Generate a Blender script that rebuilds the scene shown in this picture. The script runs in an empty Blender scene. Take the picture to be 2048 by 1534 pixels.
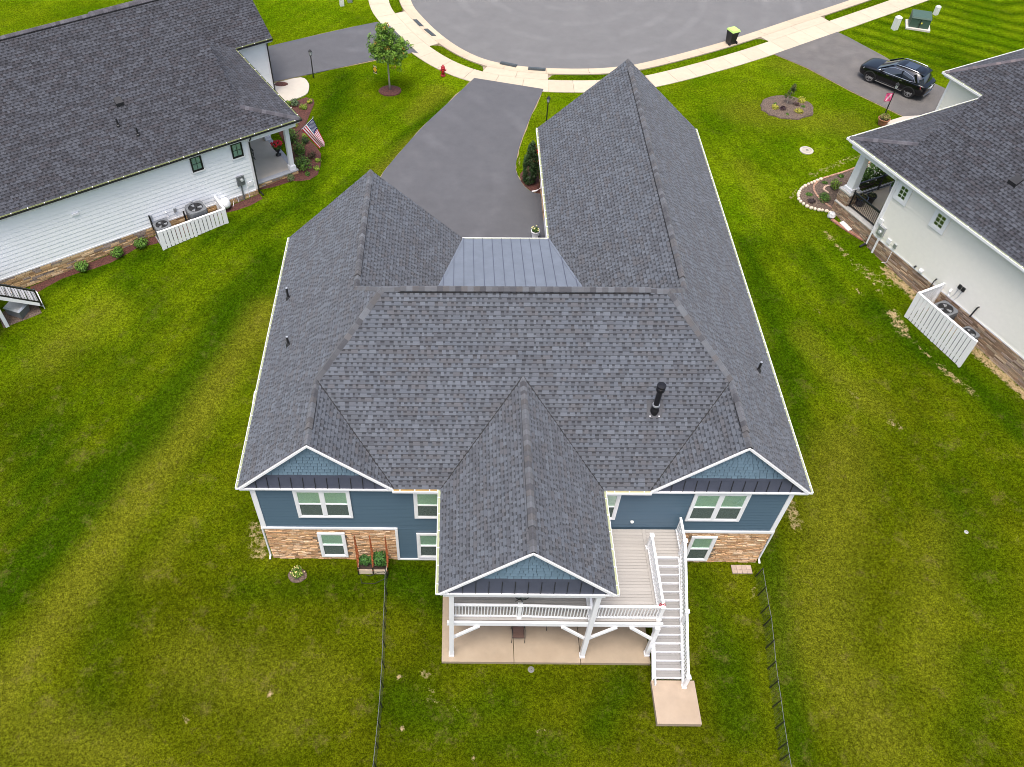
import bpy, math, random
import numpy as np
from mathutils import Vector, Matrix

scene = bpy.context.scene
col_ = scene.collection
R = math.radians
# ------------------------------------------------------------------ camera
def make_camera():
    yaw, pitch, roll = -0.009, 0.8604, 0.0006
    f = Vector((math.sin(yaw)*math.cos(pitch), math.cos(yaw)*math.cos(pitch), -math.sin(pitch)))
    r = Vector((math.cos(yaw), -math.sin(yaw), 0)); u = r.cross(f)
    c, s = math.cos(roll), math.sin(roll)
    r2 = r*c+u*s; u2 = u*c-r*s
    cd = bpy.data.cameras.new('camera'); cam = bpy.data.objects.new('camera', cd); col_.objects.link(cam)
    cd.sensor_fit = 'HORIZONTAL'; cd.sensor_width = 36; cd.lens = 1689.08/2048*36
    cd.shift_x = (1024-903.63)/2048; cd.clip_start = .5; cd.clip_end = 2000
    m = Matrix((r2, u2, -f)).transposed().to_4x4(); m.translation = Vector((0, -18.023, 32.8645)); cam.matrix_world = m
    scene.camera = cam
make_camera()
CAMP = np.array((0, -18.023, 32.8645))
# ------------------------------------------------------------------ sky, sun, exposure
SUN_EL, SUN_AZ = R(74), R(-160)      # azimuth measured from +Y towards +X
w = bpy.data.worlds.new('World'); scene.world = w; w.use_nodes = True
nt = w.node_tree; bg = nt.nodes['Background']; sky = nt.nodes.new('ShaderNodeTexSky')
sky.sky_type = 'NISHITA'; sky.sun_disc = False; sky.sun_elevation = SUN_EL; sky.sun_rotation = SUN_AZ
sky.air_density = 1.0; sky.dust_density = 6.0; sky.ozone_density = 1.0; sky.altitude = 100
nt.links.new(sky.outputs[0], bg.inputs[0]); bg.inputs[1].default_value = 0.15
sd = bpy.data.lights.new('sun', 'SUN'); sd.energy = 1.3; sd.angle = R(24); sd.color = (1, .975, .94)
so = bpy.data.objects.new('sun', sd); col_.objects.link(so)
sv = Vector((math.sin(SUN_AZ)*math.cos(SUN_EL), math.cos(SUN_AZ)*math.cos(SUN_EL), math.sin(SUN_EL)))
so.rotation_euler = sv.to_track_quat('Z', 'Y').to_euler(); so.location = (0, 0, 60)
vs = scene.view_settings; vs.view_transform = 'Standard'; vs.look = 'None'; vs.exposure = 0.93; vs.gamma = 1
vs.use_curve_mapping = False
scene.cycles.pixel_filter_type = 'BLACKMAN_HARRIS'; scene.cycles.filter_width = 1.0

# ------------------------------------------------------------------ materials
MATS = {}
def mat(name, c=(.5, .5, .5), rough=.6, metal=0., attr=False, var=.0, scale=8., bump=0., bscale=40., spec=.5, coat=0., coord='Object', dirt=0., dirtc=(.2, .17, .12)):
    if name in MATS: return MATS[name]
    m = bpy.data.materials.new(name); m.use_nodes = True; t = m.node_tree; N = t.nodes; L = t.links
    b = N['Principled BSDF']; b.inputs['Roughness'].default_value = rough; b.inputs['Metallic'].default_value = metal
    b.inputs['Specular IOR Level'].default_value = spec; b.inputs['Coat Weight'].default_value = coat
    tc = N.new('ShaderNodeTexCoord'); src = None
    if attr:
        a = N.new('ShaderNodeAttribute'); a.attribute_name = 'col'; src = a.outputs['Color']
    else:
        a = N.new('ShaderNodeRGB'); a.outputs[0].default_value = (*c, 1); src = a.outputs[0]
    if var > 0:
        n = N.new('ShaderNodeTexNoise'); n.inputs['Scale'].default_value = scale; n.inputs['Detail'].default_value = 6
        n.inputs['Roughness'].default_value = .65
        L.new(tc.outputs[coord], n.inputs['Vector'])
        mr = N.new('ShaderNodeMapRange'); mr.inputs['From Min'].default_value = .25; mr.inputs['From Max'].default_value = .75
        mr.inputs['To Min'].default_value = 1-var; mr.inputs['To Max'].default_value = 1+var
        L.new(n.outputs['Fac'], mr.inputs['Value'])
        mx = N.new('ShaderNodeVectorMath'); mx.operation = 'SCALE'
        L.new(src, mx.inputs[0]); L.new(mr.outputs[0], mx.inputs['Scale']); src = mx.outputs[0]
    if dirt > 0:
        n2 = N.new('ShaderNodeTexNoise'); n2.inputs['Scale'].default_value = .6; n2.inputs['Detail'].default_value = 8
        L.new(tc.outputs[coord], n2.inputs['Vector'])
        m2 = N.new('ShaderNodeMapRange'); m2.inputs['From Min'].default_value = .5; m2.inputs['From Max'].default_value = .72
        m2.inputs['To Max'].default_value = dirt; L.new(n2.outputs['Fac'], m2.inputs['Value'])
        mm = N.new('ShaderNodeMix'); mm.data_type = 'RGBA'; L.new(m2.outputs[0], mm.inputs['Factor']); L.new(src, mm.inputs['A'])
        mm.inputs['B'].default_value = (*dirtc, 1); src = mm.outputs['Result']
    L.new(src, b.inputs['Base Color'])
    if bump > 0:
        n = N.new('ShaderNodeTexNoise'); n.inputs['Scale'].default_value = bscale; n.inputs['Detail'].default_value = 4
        L.new(tc.outputs[coord], n.inputs['Vector'])
        bp = N.new('ShaderNodeBump'); bp.inputs['Strength'].default_value = bump; bp.inputs['Distance'].default_value = .02
        L.new(n.outputs['Fac'], bp.inputs['Height']); L.new(bp.outputs[0], b.inputs['Normal'])
    MATS[name] = m; return m
def glass_mat(name, tint, refl=.12):
    m = bpy.data.materials.new(name); m.use_nodes = True; t = m.node_tree; N = t.nodes; L = t.links
    N.remove(N['Principled BSDF']); tr = N.new('ShaderNodeBsdfTransparent'); tr.inputs[0].default_value = (*tint, 1)
    gl = N.new('ShaderNodeBsdfGlossy'); gl.inputs['Roughness'].default_value = .03; gl.inputs['Color'].default_value = (.9, .95, .92, 1)
    lw = N.new('ShaderNodeLayerWeight'); lw.inputs[0].default_value = .25
    ad = N.new('ShaderNodeMath'); ad.operation = 'MULTIPLY_ADD'; ad.inputs[1].default_value = .6; ad.inputs[2].default_value = refl; L.new(lw.outputs['Facing'], ad.inputs[0])
    mx = N.new('ShaderNodeMixShader'); L.new(ad.outputs[0], mx.inputs[0]); L.new(tr.outputs[0], mx.inputs[1]); L.new(gl.outputs[0], mx.inputs[2])
    L.new(mx.outputs[0], N['Material Output'].inputs[0]); MATS[name] = m; return m
def screen_mat(name, c, op):
    m = bpy.data.materials.new(name); m.use_nodes = True; t = m.node_tree; N = t.nodes; L = t.links
    b = N['Principled BSDF']; b.inputs['Base Color'].default_value = (*c, 1); b.inputs['Roughness'].default_value = .8
    tr = N.new('ShaderNodeBsdfTransparent'); mx = N.new('ShaderNodeMixShader'); mx.inputs[0].default_value = op
    L.new(tr.outputs[0], mx.inputs[1]); L.new(b.outputs[0], mx.inputs[2]); L.new(mx.outputs[0], N['Material Output'].inputs[0]); MATS[name] = m; return m

mat('shingle', attr=True, rough=.92, var=.16, scale=55, bump=.5, bscale=160, spec=.25)
_b = MATS['shingle'].node_tree.nodes['Principled BSDF']; _b.inputs['Sheen Weight'].default_value = .10; _b.inputs['Sheen Roughness'].default_value = .45
mat('white', (.82, .82, .83), .45, var=.04, scale=3)
mat('white_vinyl', (.84, .84, .84), .4, var=.03, scale=4)
mat('col', attr=True, rough=.6, var=.06, scale=12)
mat('leaf', attr=True, rough=.6, spec=.3, var=.12, scale=30)
mat('stone', attr=True, rough=.9, var=.28, scale=22, bump=.9, bscale=30, spec=.2)
mat('mortar', (.2, .15, .1), .95)
mat('blue_siding', (.072, .122, .168), .55, var=.08, scale=5, coord='Generated')
mat('blue_shake', attr=True, rough=.6, var=.07, scale=14)
mat('navy_metal', (.072, .080, .118), .42, metal=.1, var=.12, scale=3)
mat('white_siding', (.84, .86, .87), .5, var=.03, scale=4, dirt=.06, dirtc=(.5, .5, .45))
mat('cream_siding', (.82, .80, .72), .5, var=.03, scale=4)
mat('grey_metal_roof', (.19, .212, .248), .36, metal=.35, var=.12, scale=1.6, bump=.12, bscale=2.2)
mat('asphalt', (.086, .087, .094), .85, var=.09, scale=1.3, bump=.5, bscale=120, dirt=.14, dirtc=(.135, .135, .14), spec=.3)
mat('asphalt_street', (.136, .135, .135), .9, var=.07, scale=.9, bump=.5, bscale=120, dirt=.2, dirtc=(.185, .183, .18), spec=.25)
mat('asphalt_old', (.115, .108, .103), .9, var=.14, scale=1.1, bump=.5, bscale=120, dirt=.3, dirtc=(.2, .18, .16), spec=.3)
mat('concrete', attr=True, rough=.85, var=.07, scale=2.5, bump=.2, bscale=90, dirt=.22, dirtc=(.36, .29, .21))
mat('patio_concrete', attr=True, rough=.85, var=.10, scale=1.8, bump=.2, bscale=90, dirt=.35, dirtc=(.27, .20, .13))
mat('mulch_red', (.075, .026, .019), .95, var=1.0, scale=15, bump=1, bscale=45)
mat('mulch_brown', (.105, .074, .055), .95, var=.95, scale=14, bump=1, bscale=45)
mat('soil', (.27, .21, .11), .95, var=.35, scale=6, bump=.8, bscale=25)
mat('soil_dark', (.035, .022, .016), .95, var=.4, scale=20, bump=1, bscale=40)
mat('deck_board', attr=True, rough=.7, var=.06, scale=20)
mat('black_metal', (.012, .012, .013), .4, var=.1)
mat('dark_metal', (.03, .03, .032), .45, metal=.4)
mat('grey_metal', (.16, .17, .18), .5, metal=.3, var=.08)
mat('galv', (.42, .44, .46), .45, metal=.6, var=.1, scale=10)
mat('rust_wood', (.33, .09, .025), .8, var=.35, scale=14)
mat('wood_pale', (.55, .45, .33), .8, var=.15, scale=10)
mat('blind', (.60, .72, .64), .7, var=.03, scale=2)
mat('room', (.03, .05, .042), .9)
mat('rubber', (.012, .012, .013), .8)
mat('car_paint', (.002, .0025, .004), .15, coat=.2, spec=.4)
mat('car_glass', (.008, .012, .018), .04, spec=.9, coat=1.)
mat('chrome', (.75, .76, .78), .14, metal=1.)
mat('rim', (.55, .56, .58), .28, metal=.9)
mat('red_lens', (.22, .008, .01), .12, coat=1.)
mat('plate', attr=True, rough=.4)
mat('red_paint', (.33, .012, .02), .4, var=.15, scale=12)
mat('green_box', (.045, .085, .062), .5, var=.1, scale=5)
mat('lime_plastic', (.42, .62, .16), .5, var=.05)
mat('black_plastic', (.012, .013, .013), .45)
mat('pale_plastic', (.66, .67, .62), .55, var=.05)
mat('sling', (.115, .066, .05), .8, var=.1, scale=30)
mat('terracotta', (.28, .12, .06), .8, var=.15, scale=12)
mat('navy_glaze', (.008, .012, .04), .2, coat=.6)
mat('bark', (.30, .27, .22), .9, var=.3, scale=20)
mat('light_glass', (.55, .58, .58), .15, spec=.7)
mat('flag', attr=True, rough=.8, var=.05, scale=30)
mat('pink', attr=True, rough=.7)
mat('curb_rubber', (.055, .068, .075), .7, var=.2, scale=8)
mat('porch_slab', (.44, .40, .34), .85, var=.06, scale=3, bump=.15)
mat('porch_tan', (.56, .46, .35), .85, var=.06, scale=3)
mat('bluestone', attr=True, rough=.85, var=.12, scale=9)
mat('flue', (.018, .018, .02), .35, metal=.5, var=.2, scale=9)
glass_mat('pane', (.92, .975, .945), .05)
glass_mat('pane_clear', (.85, .9, .9), .10)
screen_mat('screen', (.11, .145, .13), .58)
screen_mat('mesh_wire', (.05, .05, .05), .17)

def tyre_marks(name, ctr, per, amt, rings=True):
    t = MATS[name].node_tree; N = t.nodes; L = t.links; b = N['Principled BSDF']; src = b.inputs['Base Color'].links[0].from_socket
    tc = N.new('ShaderNodeTexCoord'); mp = N.new('ShaderNodeMapping'); mp.inputs['Location'].default_value = (-ctr[0], -ctr[1], 0); L.new(tc.outputs['Object'], mp.inputs['Vector'])
    wv = N.new('ShaderNodeTexWave'); wv.wave_type = 'RINGS' if rings else 'BANDS'; wv.rings_direction = 'Z'; wv.inputs['Scale'].default_value = per; wv.inputs['Distortion'].default_value = 2.2; wv.inputs['Detail'].default_value = 5; wv.inputs['Detail Scale'].default_value = .6; wv.inputs['Detail Roughness'].default_value = .7
    L.new(mp.outputs[0], wv.inputs['Vector']); n = N.new('ShaderNodeTexNoise'); n.inputs['Scale'].default_value = .35; n.inputs['Detail'].default_value = 5; L.new(tc.outputs['Object'], n.inputs['Vector'])
    m1 = N.new('ShaderNodeMapRange'); m1.inputs['From Min'].default_value = .7; m1.inputs['From Max'].default_value = 1; m1.inputs['To Max'].default_value = 1; L.new(wv.outputs['Fac'], m1.inputs['Value'])
    m2 = N.new('ShaderNodeMapRange'); m2.inputs['From Min'].default_value = .42; m2.inputs['From Max'].default_value = .62; m2.inputs['To Max'].default_value = amt; L.new(n.outputs['Fac'], m2.inputs['Value'])
    mu = N.new('ShaderNodeMath'); mu.operation = 'MULTIPLY'; L.new(m1.outputs[0], mu.inputs[0]); L.new(m2.outputs[0], mu.inputs[1]); ad = N.new('ShaderNodeMath'); ad.operation = 'ADD'; ad.inputs[1].default_value = 1; L.new(mu.outputs[0], ad.inputs[0])
    vm = N.new('ShaderNodeVectorMath'); vm.operation = 'SCALE'; L.new(src, vm.inputs[0]); L.new(ad.outputs[0], vm.inputs['Scale']); L.new(vm.outputs[0], b.inputs['Base Color'])
tyre_marks('asphalt_street', (8.5, 50.), .13, .13); tyre_marks('asphalt', (-7.5, 24.), .11, .13); tyre_marks('asphalt_old', (45, 20), .15, .1)
# ------------------------------------------------------------------ mesh builder
SW = False     # when True local x and y are exchanged (mirrored house frame)
class MB:
    def __init__(s): s.V = []; s.F = []; s.C = []
    def poly(s, pts, c=None):
        n = len(s.V); s.V.extend([tuple(p) for p in pts]); s.F.append(tuple(range(n, n+len(pts)))); s.C.append(c); return s
    def raw(s, V, F, c=None):
        n = len(s.V); s.V.extend([tuple(p) for p in V])
        for f in F: s.F.append(tuple(n+i for i in f)); s.C.append(c)
        return s
    def box(s, x0, x1, y0, y1, z0, z1, c=None):
        V = [(x0, y0, z0), (x1, y0, z0), (x1, y1, z0), (x0, y1, z0), (x0, y0, z1), (x1, y0, z1), (x1, y1, z1), (x0, y1, z1)]
        return s.raw(V, [(0, 3, 2, 1), (4, 5, 6, 7), (0, 1, 5, 4), (1, 2, 6, 5), (2, 3, 7, 6), (3, 0, 4, 7)], c)
    def hexa(s, V, c=None):
        return s.raw(V, [(0, 3, 2, 1), (4, 5, 6, 7), (0, 1, 5, 4), (1, 2, 6, 5), (2, 3, 7, 6), (3, 0, 4, 7)], c)
    def beam(s, p, q, wd, h, up=(0, 0, 1), c=None):
        p = Vector(p); q = Vector(q); d = (q-p).normalized(); u = Vector(up)
        r = d.cross(u)
        if r.length < 1e-4: r = d.cross(Vector((0, 1, 0)))
        r.normalize(); u = r.cross(d).normalized(); r = r*wd/2; u = u*h/2
        return s.hexa([p-r-u, q-r-u, q+r-u, p+r-u, p-r+u, q-r+u, q+r+u, p+r+u], c)
    def tube(s, pts, rad, n=8, c=None, cap=True):
        pts = [Vector(p) for p in pts]; rads = rad if isinstance(rad, (list, tuple)) else [rad]*len(pts)
        rings = []; prev = None
        for i, p in enumerate(pts):
            d = (pts[min(i+1, len(pts)-1)]-pts[max(i-1, 0)]).normalized()
            a = Vector((0, 0, 1)) if abs(d.z) < .95 else Vector((1, 0, 0))
            u = d.cross(a).normalized(); v = d.cross(u).normalized()
            n0 = len(s.V); s.V.extend([tuple(p+(u*math.cos(2*math.pi*k/n)+v*math.sin(2*math.pi*k/n))*rads[i]) for k in range(n)]); rings.append(n0)
        for a, b in zip(rings, rings[1:]):
            for k in range(n): s.F.append((a+k, a+(k+1) % n, b+(k+1) % n, b+k)); s.C.append(c)
        if cap:
            s.F.append(tuple(rings[0]+k for k in range(n))[::-1]); s.C.append(c); s.F.append(tuple(rings[-1]+k for k in range(n))); s.C.append(c)
        return s
    def lathe(s, prof, ctr=(0, 0, 0), n=16, c=None, sx=1, sy=1):
        rings = []
        for r, z in prof:
            n0 = len(s.V); s.V.extend([(ctr[0]+sx*r*math.cos(2*math.pi*k/n), ctr[1]+sy*r*math.sin(2*math.pi*k/n), ctr[2]+z) for k in range(n)]); rings.append(n0)
        for i, (a, b) in enumerate(zip(rings, rings[1:])):
            cc = c[i] if isinstance(c, list) else c
            for k in range(n): s.F.append((a+k, a+(k+1) % n, b+(k+1) % n, b+k)); s.C.append(cc)
        cc = c[0] if isinstance(c, list) else c
        s.F.append(tuple(rings[0]+k for k in range(n))[::-1]); s.C.append(cc)
        cc = c[-1] if isinstance(c, list) else c
        s.F.append(tuple(rings[-1]+k for k in range(n))); s.C.append(cc)
        return s
    def prism(s, pts, vec, c=None):
        n = len(pts); vec = Vector(vec); P = [Vector(p) for p in pts]; Q = [p+vec for p in P]
        F = [tuple(range(n))[::-1], tuple(range(n, 2*n))]+[(i, (i+1) % n, n+(i+1) % n, n+i) for i in range(n)]
        return s.raw(P+Q, F, c)
    def build(s, name, m, parent=None, smooth=False):
        V = s.V; F = s.F
        if SW: V = [(v[1], v[0], v[2]) for v in V]; F = [f[::-1] for f in F]
        me = bpy.data.meshes.new(name); me.from_pydata([tuple(v) for v in V], [], F)
        if any(c is not None for c in s.C):
            a = me.attributes.new('col', 'FLOAT_COLOR', 'FACE')
            arr = np.ones((len(F), 4), np.float32); arr[:, :3] = [c if c is not None else (.8, .8, .8) for c in s.C]
            a.data.foreach_set('color', arr.ravel())
        if smooth: me.polygons.foreach_set('use_smooth', [True]*len(F))
        me.materials.append(MATS[m] if isinstance(m, str) else m)
        o = bpy.data.objects.new(name, me); col_.objects.link(o)
        if parent: o.parent = parent
        return o
def tag(o, label=None, cat=None, group=None, kind=None):
    if label: o['label'] = label
    if cat: o['category'] = cat
    if group: o['group'] = group
    if kind: o['kind'] = kind
    return o
def thing(name, label, cat, loc=(0, 0, 0), rz=0., group=None):
    o = bpy.data.objects.new(name, None); col_.objects.link(o); o.location = loc; o.rotation_euler = (0, 0, rz); o.empty_display_size = .3
    return tag(o, label, cat, group)
def copy_tree(o, parent=None):
    c = o.copy(); col_.objects.link(c); c.parent = parent
    for ch in list(o.children): copy_tree(ch, c)
    return c
def vary(rng, c, a=.1):
    k = 1+rng.uniform(-a, a); return tuple(max(.001, x*k) for x in c)

# ------------------------------------------------------------------ terrain
XS = np.array([-80, -25, -12, -8.5, -3, 5, 14, 20, 27, 34, 80.])
YS = np.array([-80, -10, 0, 8, 15, 20, 25, 31, 80.])
ZT = np.array([[-2.5]*11, [-.3]*11, [0, 0, 0, 0, 0, 0, 0, .1, .6, .6, .6], [.75, .75, .72, .7, .75, .75, .7, .8, 1.15, 1.2, 1.2],
    [1.5, 1.5, 1.45, 1.45, 2.35, 2.4, 1.5, 1.35, 1.4, 1.6, 1.6], [2.0, 1.95, 2.05, 2.1, 2.4, 2.4, 2.1, 1.6, 1.8, 2.1, 2.1],
    [2.35, 2.3, 2.38, 2.4, 2.4, 2.4, 2.35, 2.15, 2.3, 2.4, 2.4], [2.4]*11, [2.4]*11])
def tz(x, y):
    x = np.clip(np.asarray(x, float), -79.9, 79.9); y = np.clip(np.asarray(y, float), -79.9, 79.9)
    i = np.clip(np.searchsorted(XS, x)-1, 0, len(XS)-2); j = np.clip(np.searchsorted(YS, y)-1, 0, len(YS)-2)
    u = (x-XS[i])/(XS[i+1]-XS[i]); v = (y-YS[j])/(YS[j+1]-YS[j])
    return (ZT[j, i]*(1-u)+ZT[j, i+1]*u)*(1-v)+(ZT[j+1, i]*(1-u)+ZT[j+1, i+1]*u)*v
def gz(x, y): return float(tz(x, y))
def cr(P, n=6, closed=False):
    P = [np.array(p, float) for p in P]; out = []; N = len(P)
    rng_ = range(N if closed else N-1)
    for i in rng_:
        p0 = P[(i-1) % N] if (closed or i > 0) else 2*P[0]-P[1]
        p1, p2 = P[i], P[(i+1) % N]; p3 = P[(i+2) % N] if (closed or i+2 < N) else 2*P[-1]-P[-2]
        for k in range(n):
            t = k/n; out.append(.5*((2*p1)+(-p0+p2)*t+(2*p0-5*p1+4*p2-p3)*t*t+(-p0+3*p1-3*p2+p3)*t**3))
    if not closed: out.append(P[-1])
    return out
# street edge (asphalt) polyline, running from far left round the turning circle to the far right
EDGE = cr([(-1.5, 58), (-3.9, 52), (-3.78, 47.65), (-2.67, 44.72), (-1.14, 41.96), (.54, 39.82), (2.38, 38.45), (5, 37.69), (8.4, 37.5), (11.2, 37.8), (13.7, 38.65), (19.27, 41.42), (25.62, 45.2), (30.13, 47.9), (45, 57), (62, 67)], 8)
EDGE = np.array(EDGE); _t = np.gradient(EDGE, axis=0); _t /= np.linalg.norm(_t, axis=1)[:, None]
NRM = np.stack([_t[:, 1], -_t[:, 0]], 1)
if (NRM[len(NRM)//2])[1] > 0: NRM = -NRM
ARC = np.concatenate([[0], np.cumsum(np.linalg.norm(np.diff(EDGE, axis=0), axis=1))])
def epos(s, off):
    x = np.interp(s, ARC, EDGE[:, 0]); y = np.interp(s, ARC, EDGE[:, 1]); nx = np.interp(s, ARC, NRM[:, 0]); ny = np.interp(s, ARC, NRM[:, 1]); l = math.hypot(nx, ny)
    return (x+nx/l*off, y+ny/l*off)
def arc_at(x, y):
    d = np.hypot(EDGE[:, 0]-x, EDGE[:, 1]-y); return float(ARC[d.argmin()])
def side(x, y):     # signed distance from the asphalt edge (positive on the lawn side)
    x = np.asarray(x); y = np.asarray(y); d = (x[..., None]-EDGE[:, 0])**2+(y[..., None]-EDGE[:, 1])**2; k = d.argmin(-1)
    s = (x-EDGE[k, 0])*NRM[k, 0]+(y-EDGE[k, 1])*NRM[k, 1]; return np.sign(s)*np.sqrt(d.min(-1))

def lawn_material():
    m = bpy.data.materials.new('lawn'); m.use_nodes = True; t = m.node_tree; N = t.nodes; L = t.links; b = N['Principled BSDF']
    b.inputs['Roughness'].default_value = 1.; b.inputs['Specular IOR Level'].default_value = 0.
    tc = N.new('ShaderNodeTexCoord')
    def noise(sc, det=6, ro=.6, vec=None, dist=0.):
        n = N.new('ShaderNodeTexNoise'); n.inputs['Scale'].default_value = sc; n.inputs['Detail'].default_value = det; n.inputs['Roughness'].default_value = ro
        n.inputs['Distortion'].default_value = dist
        L.new(vec or tc.outputs['Object'], n.inputs['Vector']); return n.outputs['Fac']
    def mr(v, a, b_, c, d):
        n = N.new('ShaderNodeMapRange'); n.inputs['From Min'].default_value = a; n.inputs['From Max'].default_value = b_; n.inputs['To Min'].default_value = c; n.inputs['To Max'].default_value = d
        L.new(v, n.inputs['Value']); return n.outputs[0]
    def mix(f, A, B):
        n = N.new('ShaderNodeMix'); n.data_type = 'RGBA'
        L.new(f, n.inputs['Factor'])
        for k, v in (('A', A), ('B', B)):
            if isinstance(v, tuple): n.inputs[k].default_value = (*v, 1)
            else: L.new(v, n.inputs[k])
        return n.outputs['Result']
    def math_(op, a, b_):
        n = N.new('ShaderNodeMath'); n.operation = op
        for k, v in ((0, a), (1, b_)):
            if isinstance(v, (int, float)): n.inputs[k].default_value = v
            else: L.new(v, n.inputs[k])
        return n.outputs[0]
    at = N.new('ShaderNodeAttribute'); at.attribute_name = 'paint'; sp = N.new('ShaderNodeSeparateColor'); L.new(at.outputs['Color'], sp.inputs[0])
    dirt, lush, stripe = sp.outputs[0], sp.outputs[1], sp.outputs[2]
    back = mix(mr(noise(.3, 5, .6), .36, .64, 0, 1), (.045, .061, .0010), (.070, .082, .0022))
    front = mix(mr(noise(.3, 5, .6), .36, .64, 0, 1), (.052, .098, .0010), (.092, .134, .0022))
    c = mix(lush, back, front)
    big = mr(noise(.13, 4, .55, dist=.6), .38, .62, .82, 1.16); vb = N.new('ShaderNodeVectorMath'); vb.operation = 'SCALE'; L.new(c, vb.inputs[0]); L.new(big, vb.inputs['Scale']); c = vb.outputs[0]
    # mowing passes
    c = mix(stripe, c, (.017, .046, .0008)); c = mix(at.outputs['Alpha'], c, (.108, .112, .008))
    # clumps, light and dark
    clump = mr(noise(2.1, 8, .75, dist=.5), .38, .62, .87, 1.13)
    fine = mr(noise(8, 6, .85), .41, .59, .54, 1.46)
    fine2 = mr(noise(24, 3, .85), .38, .62, .50, 1.50)
    v = math_('MULTIPLY', math_('MULTIPLY', clump, fine), fine2)
    vm = N.new('ShaderNodeVectorMath'); vm.operation = 'SCALE'; L.new(c, vm.inputs[0]); L.new(v, vm.inputs['Scale']); c = vm.outputs[0]
    # straw-coloured thin spots, more of them on the lower yard
    dry = math_('MULTIPLY', mr(noise(.9, 10, .8), .54, .72, 0, .6), mr(lush, 0, 1, 1, .28))
    dry = math_('MULTIPLY', dry, mr(noise(11, 5, .8), .35, .6, .15, 1))
    c = mix(dry, c, (.21, .165, .050))
    dd = mr(math_('ADD', dirt, math_('MULTIPLY', math_('SUBTRACT', noise(4, 9, .8), .5), 1.6)), .42, .62, 0, 1)
    dcol = mix(mr(noise(9, 5), .35, .65, 0, 1), (.30, .21, .11), (.48, .36, .20))
    c = mix(math_('MULTIPLY', dd, .9), c, dcol)
    L.new(c, b.inputs['Base Color'])
    bp = N.new('ShaderNodeBump'); bp.inputs['Strength'].default_value = .8; bp.inputs['Distance'].default_value = .06
    L.new(math_('ADD', noise(14, 6, .75), math_('MULTIPLY', noise(55, 3, .8), .6)), bp.inputs['Height']); L.new(bp.outputs[0], b.inputs['Normal'])
    MATS['lawn'] = m; return m
lawn_material()
def seg_dist(X, Y, a, b):
    a = np.array(a); b = np.array(b); d = b-a; t = np.clip(((X-a[0])*d[0]+(Y-a[1])*d[1])/(d@d), 0, 1)
    return np.hypot(X-a[0]-t*d[0], Y-a[1]-t*d[1])
# bare-soil marks: (polyline, radius, strength)
DIRT = [([(21.2, 20.6), (21.9, 18.6)], .30, .45), ([(22.0, 18.3), (23.0, 15.6)], .22, .42), ([(23.1, 14.3), (23.3, 12.9)], .45, .52), ([(23.4, 12.8), (24.1, 11.1)], .26, .42), ([(24.4, 10.6), (25.4, 8.9)], .34, .45),
    ([(21.6, 16.2), (21.9, 15.6)], .18, .5), ([(13.9, 4.6), (14.8, 3.4)], .62, .60), ([(14.7, 5.2), (15.2, 2.0)], .5, .50), ([(-8.9, 1.6), (-8.6, .4)], .5, .50),
    ([(-2.2, -5.05), (-2.1, -5.1)], .16, .62), ([(-2.0, -7.0), (-1.95, -7.05)], .19, .64), ([(.65, -7.9), (.7, -7.95)], .16, .60), ([(-1.2, -4.7), (-.9, -5.6)], .3,.38), ([(0.2, -6.2), (-.9, -6.0)], .25,.36),
    ([(3.2, -6.9), (3.4, -7.0)], .16, .5), ([(-7.3, -5.6), (-7.2, -5.7)], .17, .6), ([(-10.4, -6.6), (-10.2, -6.8)], .2, .52), ([(12.7, -.9), (12.6, -1.6)], .14, .55), ([(8.2, -.35), (9.7, -.3)], .2, .47),
    ([(21.5, 25.3), (25.5, 27.6)], .35, .42), ([(22.3, 17.6), (23.5, 16.4)], .5, .42), ([(19.1, 14.6), (19.2, 14.2)], .15, .5), ([(19.4, 9.2), (19.8, 8.8)], .2, .48), ([(20.9, 7.4), (21.3, 7.0)], .25, .5), ([(20.4, 24.2), (19.7, 23.2)], .15, .5), ([(3.6, 24.6), (4.1, 30.)], .06, .5)]
DIRT += [([(23.75, 17.5), (29.5, 5.2)], .42, .62)]      # bare strip along the right neighbour's wall
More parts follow.
